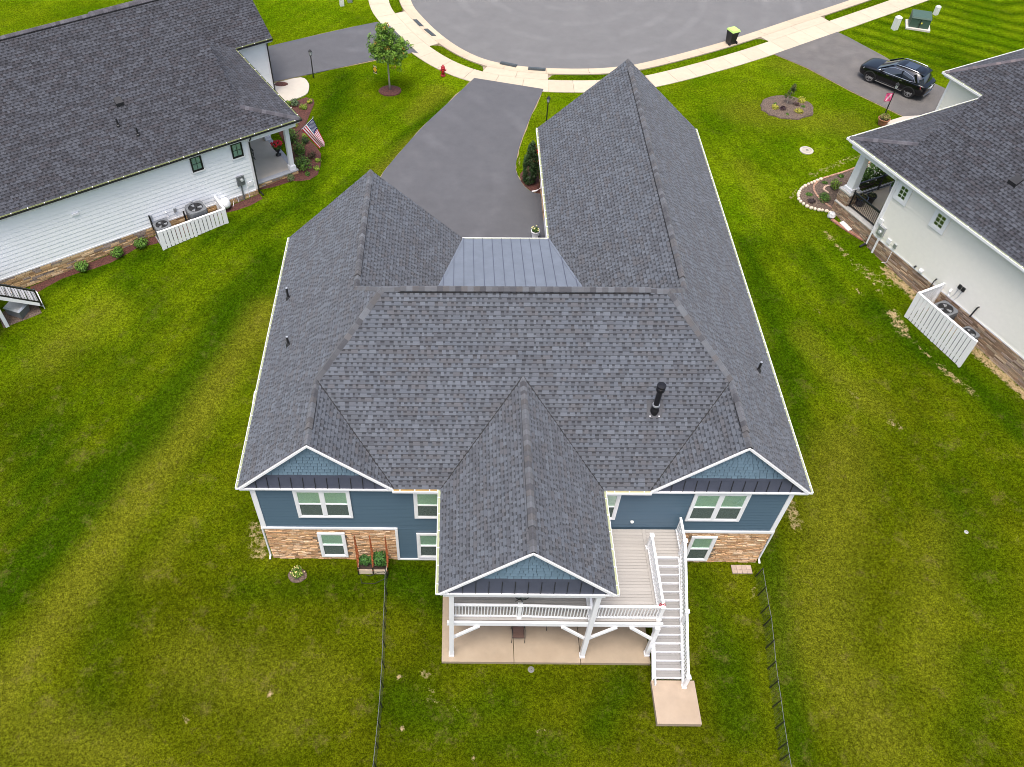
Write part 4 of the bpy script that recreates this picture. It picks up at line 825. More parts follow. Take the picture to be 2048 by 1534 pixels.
def tree():
    rng = random.Random(21); x, y = -4.67, 34.29; z0 = 2.42; T = thing('young_maple_tree', 'young green maple tree with pale slim trunk in a round mulch ring', 'tree', (x, y, z0)); tr = MB()
    tr.tube([(0, 0, -.05), (-.01, 0, .6), (-.03, .02, 1.4), (-.02, 0, 2.4), (0, .02, 3.4), (-.15, 0, 4.4)], [.07, .055, .05, .042, .03, .01], 8)
    for k in range(11): a = k*2.4; zz = 1.95+k*.2; tr.tube([(0, 0, zz), (math.cos(a)*.45, math.sin(a)*.45, zz+.35), (math.cos(a)*.85*(1-k*.05), math.sin(a)*.85*(1-k*.05), zz+.65)], [.022, .014, .006], 5)
    tr.build('trunk', 'bark', T, True); b = MB(); G = [(.085, .18, .018), (.12, .23, .022), (.065, .14, .015), (.16, .27, .03), (.10, .20, .02), (.13, .24, .025)]
    cl = [((0, 0, 2.25), .95), ((.55, -.1, 2.2), .62), ((-.6, .05, 2.3), .62), ((.1, .45, 2.3), .6), ((-.1, -.5, 2.2), .6), ((.7, .1, 2.75), .5), ((-.65, -.1, 2.85), .5), ((-.2, 0, 3.1), .72), ((.35, .1, 3.1), .55), ((-.3, 0, 3.65), .55), ((-.15, .1, 4.0), .42), ((-.28, 0, 4.35), .3), ((.9, 0, 2.5), .33), ((-.95, .1, 2.5), .3), ((.15, 0, 3.75), .3), ((.95, .1, 3.0), .22)]
    for c, r_ in cl:
        c = (c[0], c[1], 2.35+(c[2]-1.75)*.80)
        for q in range(int(38*r_)+7):
            o = Vector((rng.gauss(0, .5), rng.gauss(0, .5), rng.gauss(0, .5)))*r_; cc = Vector(c)+o; g = rng.choice(G); pal = [g, vary(rng, g, .2)] if rng.random() > .05 else [(.34, .20, .03), (.28, .22, .03)]
            leaves(b, cc, (.18, .18, .14), 26, .085, pal, rng)
    b.build('crown', 'leaf', T); return T
tree()
def ring(name, x, y, rx, ry, m, label, seed=1, z=None, wob=.05, h=.05):
    r = random.Random(seed); P = []
    for k in range(28): a = 2*math.pi*k/28; q = 1+r.uniform(-wob, wob); P.append((x+rx*q*math.cos(a), y+ry*q*math.sin(a)))
    return bed(name, P, m, label, h)
def bed(name, P, m, label, h=.05, chips=0, seed=1):
    """mulch or soil bed that follows the ground"""
    P = np.array(P); c = P.mean(0); b = MB(); n = len(P); rings = []
    for f, dz in ((1., -.06), (.97, h*.6), (.6, h), (.3, h*1.1)):
        rings.append([(c[0]+(p[0]-c[0])*f, c[1]+(p[1]-c[1])*f) for p in P]);
        n0 = len(b.V); b.V.extend([(q[0], q[1], gz(*q)+dz) for q in rings[-1]])
    for k in range(3):
        for i in range(n): j = (i+1) % n; b.F.append((k*n+i, k*n+j, (k+1)*n+j, (k+1)*n+i)); b.C.append(None)
    n0 = len(b.V); b.V.append((c[0], c[1], gz(*c)+h*1.1))
    for i in range(n): b.F.append((3*n+i, 3*n+(i+1) % n, n0)); b.C.append(None)
    o = b.build(name, m); tag(o, label, 'mulch bed', kind='structure'); return o
def pathbed(name, L, Rr, m, label, h=.04, nsub=4):
    """strip bed between two matching polylines, draped on the ground"""
    b = MB(); n = len(L); V = []
    for i in range(n):
        for k in range(nsub+1): t = k/nsub; x = L[i][0]*(1-t)+Rr[i][0]*t; y = L[i][1]*(1-t)+Rr[i][1]*t; V.append((x, y, gz(x, y)+(h if 0 < k < nsub else -.03)))
    b.V = V
    for i in range(n-1):
        for k in range(nsub): a = i*(nsub+1)+k; b.F.append((a, a+1, a+nsub+2, a+nsub+1)); b.C.append(None)
    o = b.build(name, m); tag(o, label, 'mulch bed', kind='structure'); return o
# ------------------------------------------------------------------ neighbouring houses
def house_frame(kind):
    global SW
    if kind == 'L': return (-11.84, 23.09), R(123), False
    return (23.46, 18.73), R(-65), True
def loc2w(kind, a, b):
    O, rz, sw = house_frame(kind); x, y = (b, a) if sw else (a, b); return (O[0]+x*math.cos(rz)-y*math.sin(rz), O[1]+x*math.sin(rz)+y*math.cos(rz))
NPAL = [(.047, .049, .058), (.054, .057, .067), (.040, .041, .048), (.064, .068, .080), (.048, .047, .054), (.058, .062, .074)]
NCAP = [(.075, .072, .082), (.09, .088, .098), (.06, .058, .066)]
def neighbour(kind):
    global SW
    O, rz, sw = house_frame(kind); left = kind == 'L'
    lab = 'white clapboard house with dark shingle roof and black gutters' if left else 'cream clapboard house with dark shingle roof and white gutters'
    H = thing('house', lab, 'house', (O[0], O[1], 0), rz); SW = sw; rng = random.Random(31 if left else 47)
    E = 6.35 if left else 6.7; a0 = -.3 if left else -.36; bf = -3.15 if left else -4.21; br = -.38 if left else -1.33; bw = -5.74 if left else -7.28; aw = 9.1 if left else 9.65; ar = 7.65; k = .6; bb = 19.; kp = .32; bc = 0. if left else -.65; ex = .24 if left else .20
    ah = a0+(br-bf)*kp/k; zp = E+kp*(br-bf); world = lambda p: (*loc2w(kind, p[0], p[1]), p[2])
    def mk(nobj):
        r = Roof(H, 'roof', NPAL, expo=.17, seed=9 if left else 10, world=world, lift=.02)
        r.plane((E-k*a0, k, 0), [[(a0, bb), (ar, bb), (ar, br), (ah, br), (a0, br)], [(a0, br), (ah, br), (a0, bf)]])
        r.plane((E-kp*bf, 0, kp), [[(a0, bf), (ah, br), (aw+1.2, br), (aw+1.2, bf)]])
        zr = E+k*(ar-a0); r.plane((zr+k*ar, -k, 0), [[(ar, bb), (ar+7.6, bb), (ar+7.6, br), (ar, br)]])
        aw2 = aw+8.2; am = (aw+aw2)/2; kw = .6
        if left:
            r.plane((E-kw*aw, kw, 0), [[(aw, bw), (am, bw), (am, 4), (aw, 4)]]); r.plane((E+kw*aw2, -kw, 0), [[(aw2, bw), (am, bw), (am, 4), (aw2, 4)]])
        else:
            hw = am-aw; r.plane((E-kw*aw, kw, 0), [[(aw, bw), (am, bw+hw), (am, 4), (aw, 4)]]); r.plane((E+kw*aw2, -kw, 0), [[(aw2, bw), (am, bw+hw), (am, 4), (aw2, 4)]]); r.plane((E-kw*bw, 0, kw), [[(aw, bw), (aw2, bw), (am, bw+hw)]])
        return r.finish(nobj), zr, am, aw2
    roof, zr, am, aw2 = mk(260)
    cs = 1/math.sqrt(1+k*k); dn = (-cs, 0, -k*cs); up_ = (cs, 0, -k*cs); cp = 1/math.sqrt(1+kp*kp); dfp = (0, -cp, -kp*cp)
    ridge(roof, (ar, bb, zr), (ar, br, zr), dn, up_, NCAP, rng, vent=(1, bb-br-1))
    def hipw(a, b, w1, w2):
        d = (Vector(b)-Vector(a)).normalized(); return [(Vector(w_)-d*Vector(w_).dot(d)).normalized() for w_ in (w1, w2)]
    A, B = (ah, br, zp), (a0, bf, E); h = hipw(A, B, dn, dfp); ridge(roof, A, B, h[0], h[1], NCAP, rng, name='hip_cap')
    if left: ridge(roof, (am, 4, E+.6*(am-aw)), (am, bw, E+.6*(am-aw)), dn, up_, NCAP, rng)
    else:
        A, B = (am, bw+am-aw, E+.6*(am-aw)), (aw, bw, E); c6 = 1/math.sqrt(1.36); h = hipw(A, B, dn, (0, -c6, -.6*c6)); ridge(roof, A, B, h[0], h[1], [(.13, .11, .115), (.10, .09, .10)], rng, name='hip_cap')
    # walls
    z0 = 2.6; wt = E-.28; smat = 'white_siding' if left else 'cream_siding'; c = MB(); c.box(0, ar+7.2, bc, bb-.4, 0, wt); c.prism([(.2, br+.02, wt), (ar*2-.2, br+.02, wt), (ar, br+.02, zr-.25)], (0, .3, 0)); c.prism([(.2, bb-.5, wt), (ar*2-.2, bb-.5, wt), (ar, bb-.5, zr-.25)], (0, .1, 0))
    c.box(aw+.35, aw2-.35, bw+.35, 3.5, .5, wt); wall = c.build('wall', smat, H)
    siding(wall, (0, bc), (0, 1), (-1, 0), bb-.4-bc, z0, wt, smat, ex, dep=.028 if left else .034); siding(wall, (aw+.35, bw+.35), (0, 1), (-1, 0), 3.0, 2.4, wt, smat, ex, dep=.028 if left else .034)
    siding(wall, (0, bc), (1, 0), (0, -1), aw+.3, z0, wt, smat, ex, stuff=True)
    t = MB(); t.box(-.045, .10, bc-.045, bc+.12, z0, wt); t.build('corner_board', 'white', H); t = MB(); t.box(aw+.31, aw+.45, bw+.31, bw+.45, 2.4, wt); t.build('corner_board', 'white', H)
    t = MB(); t.box(-.045, 0, bc+.121, bb-.4, z0-.08, z0); t.build('water_table', 'white', H); t = MB(); t.box(-.040, 0, bc+.12, bb-.4, wt-.2, wt); t.build('frieze_board', 'white', H)
    sf = MB(); sf.box(a0+.01, 0, bf+.02, bb, E-.26, E-.22); sf.box(0, aw, bf+.02, bc, E-.27, E-.23); sf.box(aw+.02, aw+.36, bw+.02, 3, E-.27, E-.23); sf.box(aw+.02, aw2, bw+.02, bw+.36, E-.28, E-.24); sf.build('soffit', 'white', H)
    # porch header beam
    hb = MB(); hb.box(a0+.12, a0+.38, bf+.25, bc, E-.5, E-.27); hb.box(a0+.38, aw+.2, bf+.25, bf+.5, E-.5, E-.27); hb.build('porch_beam', 'white', H)
    # gutters
    og = (.012, .012, .013) if left else WHITE
    gut = lambda p, q, n, **kw: gutter(H, p, q, n, outer=og, inner=(.24, .27, .11) if left else (.45, .48, .32), **kw)
    gut((a0, bf-.1, E), (a0, bb, E), (-1, 0), step=.8); gut((a0, bf, E), (aw-.1, bf, E), (0, -1), step=.8); gut((aw, bw, E), (aw, bf-.12, E), (-1, 0), step=.8)
    if not left: gut((aw-.1, bw, E), (aw2, bw, E), (0, -1), step=.8)
    # stone foundation following the grade
    sv_ = MB(); sv_.box(-.012, -.001, bc, bb-.4, 0, z0-.08); v = sv_.build('stone_veneer', 'mortar', H)
    pal = [(.46, .30, .15), (.55, .38, .20), (.36, .23, .12), (.30, .24, .20), (.60, .44, .26)] if left else [(.30, .20, .13), (.38, .27, .18), (.24, .16, .11), (.44, .34, .24), (.33, .25, .20)]
    def kp2(x, z, s0, s1, q0, q1):
        wx = loc2w(kind, 0, x+bc); return q1 > gz(*wx)-.12 and x < 15
    stonework(v, None, rng, pal, 200, rowh=(.08, .15), wid=(.25, .7), O=(-.012, bc), u=(0, 1), n=(-1, 0), L=bb-.5-bc, z0=.9, z1=z0-.08, keep=kp2)
    if left:
        for (b0, b1) in ((.40, 1.05), (2.79, 3.43)): window(H, (-.043, 0), (0, 1), (-1, 0), b0, b1, 5.04, 5.97, 1, trim=.05, tmat='black_metal', smat='black_metal', muntin=(2, 2), split=False, blind='blind', sill=False); 
        for (b0, b1) in ((.35, 1.1), (2.74, 3.48)): MB().box(-.09, -.03, b0, b1, 4.95, 5.035).build('window_sill', 'white', H)
    else:
        for (b0, b1) in ((-.62+.14, .40), (2.05, 2.98)): window(H, (-.043, 0), (0, 1), (-1, 0), b0+.0, b1, 5.18, 6.30, 1, trim=.17, muntin=(2, 3), split=False, blind='room')
    # downspouts
    m = 'black_metal' if left else 'white'; gx = gz(*loc2w(kind, -.1, bc-.08))
    pts = [(a0-.06, bc-.1, E-.12), (a0-.03, bc-.1, E-.25), (-.09, bc-.04, E-.55), (-.09, bc-.04, gx+.2), (-.12, bc-.10, gx+.10)]+([(-.4, bc-.15, gx+.05)] if left else [])
    MB().tube(pts, .045 if left else .05, 6).build('downspout', m, H)
    if not left:
        MB().tube([(-.10, bc-.05, gx+.2), (-.22, bc-.12, gx+.10), (-.45, bc-.1, gx+.06)], .06, 8).build('drain_hose', 'rubber', H)
        MB().tube([(-.06, -.15, 2.62), (-.06, -.15, gx-.05)], .06, 8).build('conduit', 'white', H)
    if left: MB().tube([(aw+.2, bw+.2, E-.15), (aw+.3, bw+.3, E-.5), (aw+.3, bw+.3, 2.45)], .045, 6).build('downspout', m, H)
    # porch
    pz = 2.65 if left else 2.62; ps = MB(); pl_a0 = .35 if left else .12; bfr = bf+.32; amax = aw+.3
    ps.box(pl_a0+.3, amax, bfr+.3, bc-.001, .6, pz); slab = ps.build('porch_slab', 'porch_slab' if left else 'porch_tan', H)
    for i in range(3):
        L0 = bfr; L1 = bc-.002; s0 = L0+(L1-L0)*i/3; s1 = L0+(L1-L0)*(i+1)/3; MB().box(pl_a0-.05, pl_a0+.298, s0+.004, s1-.004, pz-.05, pz+.008, vary(rng, (.33, .34, .36) if left else (.42, .41, .38), .08)).build('edge_stone', 'bluestone', slab)
    for i in range(7):
        s0 = pl_a0+.3+(amax-pl_a0-.3)*i/7; s1 = pl_a0+.3+(amax-pl_a0-.3)*(i+1)/7; MB().box(s0+.004, s1-.004, bfr, bfr+.297, pz-.05, pz+.008, vary(rng, (.33, .34, .36) if left else (.42, .41, .38), .08)).build('edge_stone', 'bluestone', slab)
    pv = MB(); pv.box(pl_a0+.002, amax, bfr+.03, bc-.002, .6, pz-.052); pst = pv.build('stone_veneer', 'mortar', H)
    kq = lambda x, z, s0, s1, q0, q1: q1 > gz(*loc2w(kind, pl_a0, bfr+x))-.15
    stonework(pst, None, rng, pal, 100, rowh=(.08, .14), wid=(.2, .6), O=(pl_a0, bfr+.03), u=(0, 1), n=(-1, 0), L=bc-bfr-.03, z0=1.2, z1=pz-.055, keep=kq); stonework(pst, None, rng, pal, 0, rowh=(.08, .14), wid=(.2, .6), O=(pl_a0+.02, bfr+.028), u=(1, 0), n=(0, -1), L=amax-pl_a0, z0=1.2, z1=pz-.055)
    if left:
        cols = ((.62, -2.55), (4.33, -2.6), (8.3, -2.6))
        for (a, b) in cols:
            cm = MB(); cm.box(a-.13, a+.13, b-.13, b+.13, pz, E-.5); cm.box(a-.19, a+.19, b-.19, b+.19, pz+.009, pz+.26); cm.box(a-.16, a+.16, b-.16, b+.16, pz+.26, pz+.30); cm.box(a-.17, a+.17, b-.17, b+.17, E-.6, E-.5); cm.build('porch_column', 'white', H)
        MB().box(2.5, 3.5, -.06, -.03, pz, pz+2.1).build('front_door', 'black_metal', H)
    else:
        for (a, b) in ((.62, -3.55), (8.6, -3.55)):
            pm = MB(); pm.box(a-.40, a+.40, b-.40, b+.40, 1.2, pz+.72); pd = pm.build('column_pedestal', 'mortar', H)
            for (O_, u_, n_) in (((a-.40, b-.40), (0, 1), (-1, 0)), ((a-.40, b-.40), (1, 0), (0, -1)), ((a-.40, b+.40), (1, 0), (0, 1))): stonework(pd, None, rng, pal, 40, rowh=(.08, .13), wid=(.15, .4), O=O_, u=u_, n=n_, L=.8, z0=1.5, z1=pz+.72)
            MB().box(a-.46, a+.46, b-.46, b+.46, pz+.721, pz+.80, (.42, .41, .38)).build('pedestal_cap', 'bluestone', H)
            cm = MB(); w0, w1 = .24, .17; cm.hexa([(a-w0, b-w0, pz+1.0), (a+w0, b-w0, pz+1.0), (a+w0, b+w0, pz+1.0), (a-w0, b+w0, pz+1.0), (a-w1, b-w1, E-.55), (a+w1, b-w1, E-.55), (a+w1, b+w1, E-.55), (a-w1, b+w1, E-.55)]); cm.box(a-.30, a+.30, b-.30, b+.30, pz+.801, pz+1.0); cm.box(a-.26, a+.26, b-.26, b+.26, E-.55, E-.5); cm.build('porch_column', 'white', H)
        def brail(p, q):
            r_ = rail(H, p, q, h=.98, m='black_metal', bal=.02, step=.115, bottom=.09); return r_
        brail((.42, -3.1, pz), (.42, bc-.06, pz)); brail((1.15, -3.62, pz), (3.0, -3.62, pz)); brail((3.1, -3.62, pz), (5.4, -3.62, pz))
        for (a, b) in ((.42, -3.08), (3.05, -3.62), (5.45, -3.62), (.42, bc-.08)): post(H, a, b, pz, pz+1.06, wd=.06, m='black_metal')
    # things fixed to the wall
    if left:
        MB().box(-.16, -.028, .70, 1.14, 3.25, 3.85).build('meter_box', 'grey_metal', H); MB().tube([(-.22, .86, 3.62), (-.155, .86, 3.62)], .09, 12).build('meter_dial', 'light_glass', H); MB().tube([(-.08, .94, 3.25), (-.08, .94, gz(*loc2w('L', -.1, .94))-.05)], .045, 8).build('conduit', 'grey_metal', H)
        MB().box(-.07, -.028, .22, .52, 2.95, 3.25).build('utility_panel', 'white', H)
        for (b, zz) in ((3.9, 3.05), (4.9, 3.0), (6.3, 3.05)): MB().box(-.12, -.028, b, b+.16, zz, zz+.24).build('disconnect_box', 'galv', H)
        MB().tube([(-.06, 6.45, 3.35), (-.09, 6.43, 3.30), (-.10, 6.42, 2.4)], .05, 8).build('line_cover', 'black_metal', H); MB().tube([(-.03, 5.5, 3.2), (-.14, 5.5, 3.2), (-.14, 5.45, 2.9)], .04, 8).build('vent_elbow', 'white', H); MB().tube([(-.03, 4.55, 2.8), (-.07, 4.55, 2.8), (-.08, 4.55, 2.2)], .045, 8).build('line_cover', 'black_metal', H)
        MB().lathe([(.29, 0), (.30, .12), (.26, .40), (.12, .5)], (-.28, 2.15, gz(*loc2w('L', -.28, 2.15))+.25), 16).build('water_softener_dome', 'white', H, True); MB().tube([(-.05, 1.62, 2.75), (-.08, 1.62, 2.7), (-.12, 1.62, 2.3), (-.3, 1.75, 2.2)], .016, 6).build('hose_bib', 'white', H); MB().tube([(-.06, .6, 2.9), (-.07, .6, 2.25)], .02, 6).build('cable', 'white', H); MB().tube([(-.06, 1.3, 2.62), (-.07, 1.3, 2.15)], .02, 6).build('cable', 'white', H)
        MB().box(-.10, -.028, 9.8, 10.15, 4.86, 4.98).build('wall_vent', 'white', H)
    else:
        MB().box(-.18, -.028, -.38, .02, 2.85, 3.40).build('meter_box', 'galv', H); MB().tube([(-.25, -.18, 3.1), (-.175, -.18, 3.1)], .09, 12).build('meter_dial', 'light_glass', H); MB().box(-.12, -.028, -.58, -.36, 3.42, 3.72).build('cable_box', 'white', H)
        MB().box(-.09, -.028, .35, .6, 2.75, 3.02).build('utility_panel', 'white', H); MB().box(-.11, -.028, .85, 1.03, 2.78, 3.02).build('disconnect_box', 'galv', H); MB().tube([(-.07, .93, 2.8), (-.07, .93, 1.75), (-.2, .75, 1.62)], .018, 6).build('conduit', 'white', H); MB().tube([(-.05, 2.55, 2.75), (-.16, 2.55, 2.72)], .05, 8).build('hose_bib', 'dark_metal', H); MB().lathe([(.12, 0), (.12, .1)], (-.1, 2.95, 2.72), 12).build('wall_vent', 'white', H)
        MB().tube([(-.05, 3.9, 2.95), (-.14, 3.88, 2.8), (-.15, 3.85, 1.6)], [.05, .03, .015], 6).build('hose_reel', 'dark_metal', H)
        for b in (5.1, 5.32): MB().box(-.10, -.028, b, b+.17, 3.35, 3.58).build('disconnect_box', 'black_plastic', H); MB().tube([(-.06, b+.09, 3.35), (-.09, b+.05, 2.9), (-.15, b-.05, 2.6)], .016, 6).build('conduit', 'galv', H)
        MB().tube([(-.03, 6.55, 3.25), (-.10, 6.52, 3.2), (-.12, 6.45, 2.5)], .04, 8).build('line_cover', 'dark_metal', H); MB().tube([(-.03, 4.85, 3.0), (-.15, 4.9, 2.95), (-.15, 4.95, 2.7)], .06, 8).build('vent_elbow', 'white', H); MB().box(-.04, -.028, 6.35, 6.55, 3.1, 3.3).build('utility_panel', 'cream_siding', H)
    # roof vents and pipes
    if left:
        z = E+k*(3.05-a0); MB().hexa([(2.9, 5.35, z-.1), (3.3, 5.35, z+.14), (3.3, 5.75, z+.14), (2.9, 5.75, z-.1), (2.9, 5.35, z+.12), (3.3, 5.38, z+.28), (3.3, 5.72, z+.28), (2.9, 5.75, z+.12)]).build('roof_vent', 'dark_metal', H)
        for (a, b) in ((2.05, 6.12), (1.35, 5.4)): z = E+k*(a-a0); MB().lathe([(.12, -.12), (.1, .05), (.05, .08), (.05, .42)], (a, b, z), 12).build('vent_pipe', 'dark_metal', H)
    else:
        z = E+k*(2.15-a0); MB().hexa([(1.95, 3.45, z-.14), (2.4, 3.45, z+.12), (2.4, 3.9, z+.12), (1.95, 3.9, z-.14), (1.95, 3.45, z+.08), (2.4, 3.48, z+.26), (2.4, 3.87, z+.26), (1.95, 3.9, z+.08)]).build('roof_vent', 'dark_metal', H)
    SW = False
    return H
LEFT = neighbour('L'); RIGHT = neighbour('R')
def ac_unit(kind, a, b, s, h, label):
    global SW
    x, y = loc2w(kind, a, b); z = gz(x, y); rz = house_frame(kind)[1]
    T = thing('air_conditioner', label, 'air conditioner', (x, y, z-.03), rz, None); w_ = s/2
    MB().box(-w_-.06, w_+.06, -w_-.06, w_+.06, 0, .09).build('pad', 'galv', T); body = MB(); r_ = .1
    def rr(q): return [(-q+r_, -q), (q-r_, -q), (q, -q+r_), (q, q-r_), (q-r_, q), (-q+r_, q), (-q, q-r_), (-q, -q+r_)]
    body.prism([(*p, .09) for p in rr(w_)], (0, 0, h)); c = body.build('cabinet', 'grey_metal', T); lv = MB()
    for i in range(9):
        zz = .15+i*(h-.2)/9; P = rr(w_+.008); lv.prism([(*p, zz) for p in P], (0, 0, .02))
    lv.build('louvre', 'dark_metal', c)
    top = MB(); n = 24; V = []
    for kk in range(n): aa = 2*math.pi*kk/n; V.append((w_*.78*math.cos(aa), w_*.78*math.sin(aa), h+.09+.012))
    tp = MB(); q = w_*1.01
    for kk in range(n):
        a0 = 2*math.pi*kk/n; a1 = 2*math.pi*(kk+1)/n
        def sq(t): c_, s_ = math.cos(t), math.sin(t); m = max(abs(c_), abs(s_)); f = min(1/m, 1.26); return (q*c_*f, q*s_*f)
        i0, i1 = (w_*.80*math.cos(a0), w_*.80*math.sin(a0)), (w_*.80*math.cos(a1), w_*.80*math.sin(a1)); o0, o1 = sq(a0), sq(a1)
        tp.hexa([(*o0, h+.091), (*o1, h+.091), (*i1, h+.091), (*i0, h+.091), (*o0, h+.125), (*o1, h+.125), (*i1, h+.135), (*i0, h+.135)])
    tp.build('top_frame', 'grey_metal', T); MB().lathe([(w_*.79, 0), (w_*.79, .01)], (0, 0, h+.092), 24).build('fan_well', 'black_metal', T); fan = MB()
    for kk in range(3): aa = kk*2.09; fan.hexa([(math.cos(aa)*.06, math.sin(aa)*.06, h+.105), (math.cos(aa)*w_*.7, math.sin(aa)*w_*.7, h+.104), (math.cos(aa+.6)*w_*.7, math.sin(aa+.6)*w_*.7, h+.116), (math.cos(aa+.6)*.06, math.sin(aa+.6)*.06, h+.112), (math.cos(aa)*.06, math.sin(aa)*.06, h+.108), (math.cos(aa)*w_*.7, math.sin(aa)*w_*.7, h+.107), (math.cos(aa+.6)*w_*.7, math.sin(aa+.6)*w_*.7, h+.119), (math.cos(aa+.6)*.06, math.sin(aa+.6)*.06, h+.115)])
    fan.build('fan_blade', 'galv', T); MB().lathe([(.09, 0), (.08, .03)], (0, 0, h+.12), 12).build('fan_hub', 'dark_metal', T); gr = MB()
    for f in (.25, .42, .6, .76):
        P = [(w_*f*math.cos(2*math.pi*kk/20), w_*f*math.sin(2*math.pi*kk/20), h+.14) for kk in range(21)]; gr.tube(P, .004, 4, cap=False)
    for kk in range(8): aa = kk*math.pi/4; gr.tube([(0, 0, h+.145), (w_*.8*math.cos(aa), w_*.8*math.sin(aa), h+.138)], .004, 4, cap=False)
    gr.build('fan_grille', 'dark_metal', T); MB().box(-w_-.012, -w_-.001, w_*.3, w_*.7, .2, .5).build('service_tag', 'white', T)
    return T
ac_unit('L', -.66, 3.95, 1.02, 1.12, 'large grey air conditioner behind white slat screen beside white house'); ac_unit('L', -.66, 6.0, .86, .92, 'smaller grey air conditioner at open end of white slat screen')
ac_unit('R', -.72, 5.45, .98, 1.05, 'large grey air conditioner behind white screen beside cream house'); ac_unit('R', -.72, 7.15, .80, .90, 'smaller grey air conditioner beside cream house stone base')
def screen(kind, a, b0, b1, bend, h, label):
    """white vertical-slat privacy screen: long side parallel to the wall and a return to it at b=bend"""
    global SW
    O, rz, sw = house_frame(kind); T = thing('privacy_screen', label, 'fence', (O[0], O[1], 0), rz); SW = sw
    def run(p, q, n):
        p = Vector(p); q = Vector(q); d = (q-p)/n
        zt = max(gz(*loc2w(kind, p.x, p.y)), gz(*loc2w(kind, q.x, q.y)))
        ztop = ZTOP
        nr = Vector((0, 0, 1)).cross((q-p).normalized()); OUT_ = (1 if nr.x < 0 else -1) if abs(nr.x) > .5 else (1 if nr.y < 0 else -1)
        for zz in (ztop-.06, ztop-h*.86): MB().beam((p.x, p.y, zz), (q.x, q.y, zz), .045, .09).build('screen_rail', 'white_vinyl', T)
        for i in range(n):
            s = p+d*(i+.09); e = p+d*(i+.91); g = min(gz(*loc2w(kind, s.x, s.y)), gz(*loc2w(kind, e.x, e.y)))
            for sg in (1,):
                o = nr*(.035*OUT_); o2 = nr*(.057*OUT_); MB().hexa([(s.x+o.x, s.y+o.y, g+.02), (e.x+o.x, e.y+o.y, g+.02), (e.x+o2.x, e.y+o2.y, g+.02), (s.x+o2.x, s.y+o2.y, g+.02), (s.x+o.x, s.y+o.y, ztop), (e.x+o.x, e.y+o.y, ztop), (e.x+o2.x, e.y+o2.y, ztop), (s.x+o2.x, s.y+o2.y, ztop)]).build('slat', 'white_vinyl', T)
        cp_ = MB(); cp_.beam((p.x, p.y, ztop+.015), (q.x, q.y, ztop+.015), .12, .03); cp_.build('screen_cap', 'white_vinyl', T)
    ZTOP = (3.05 if kind == 'L' else 3.0)
    n = int(abs(b1-b0)/.215)
    run((a, b0, 0), (a, b1, 0), n); bo = bend; run((a+.06, bo, 0), (-.06, bo, 0), max(3, int(abs(a)/.215)))
    for (aa, bb_) in ((a, b0), (a, b1), (a, (b0+b1)/2), (-.1, bo)):
        g = gz(*loc2w(kind, aa, bb_)); MB().box(aa-.06, aa+.06, bb_-.06, bb_+.06, g-.1, ZTOP+.05).build('screen_post', 'white_vinyl', T)
    SW = False
screen('L', -1.38, 2.58, 6.44, 2.58, 1.15, 'white vertical slat privacy screen around air conditioners of white house'); screen('R', -1.76, 4.38, 8.12, 4.38, 1.7, 'tall white vertical slat privacy screen around air conditioners of cream house')
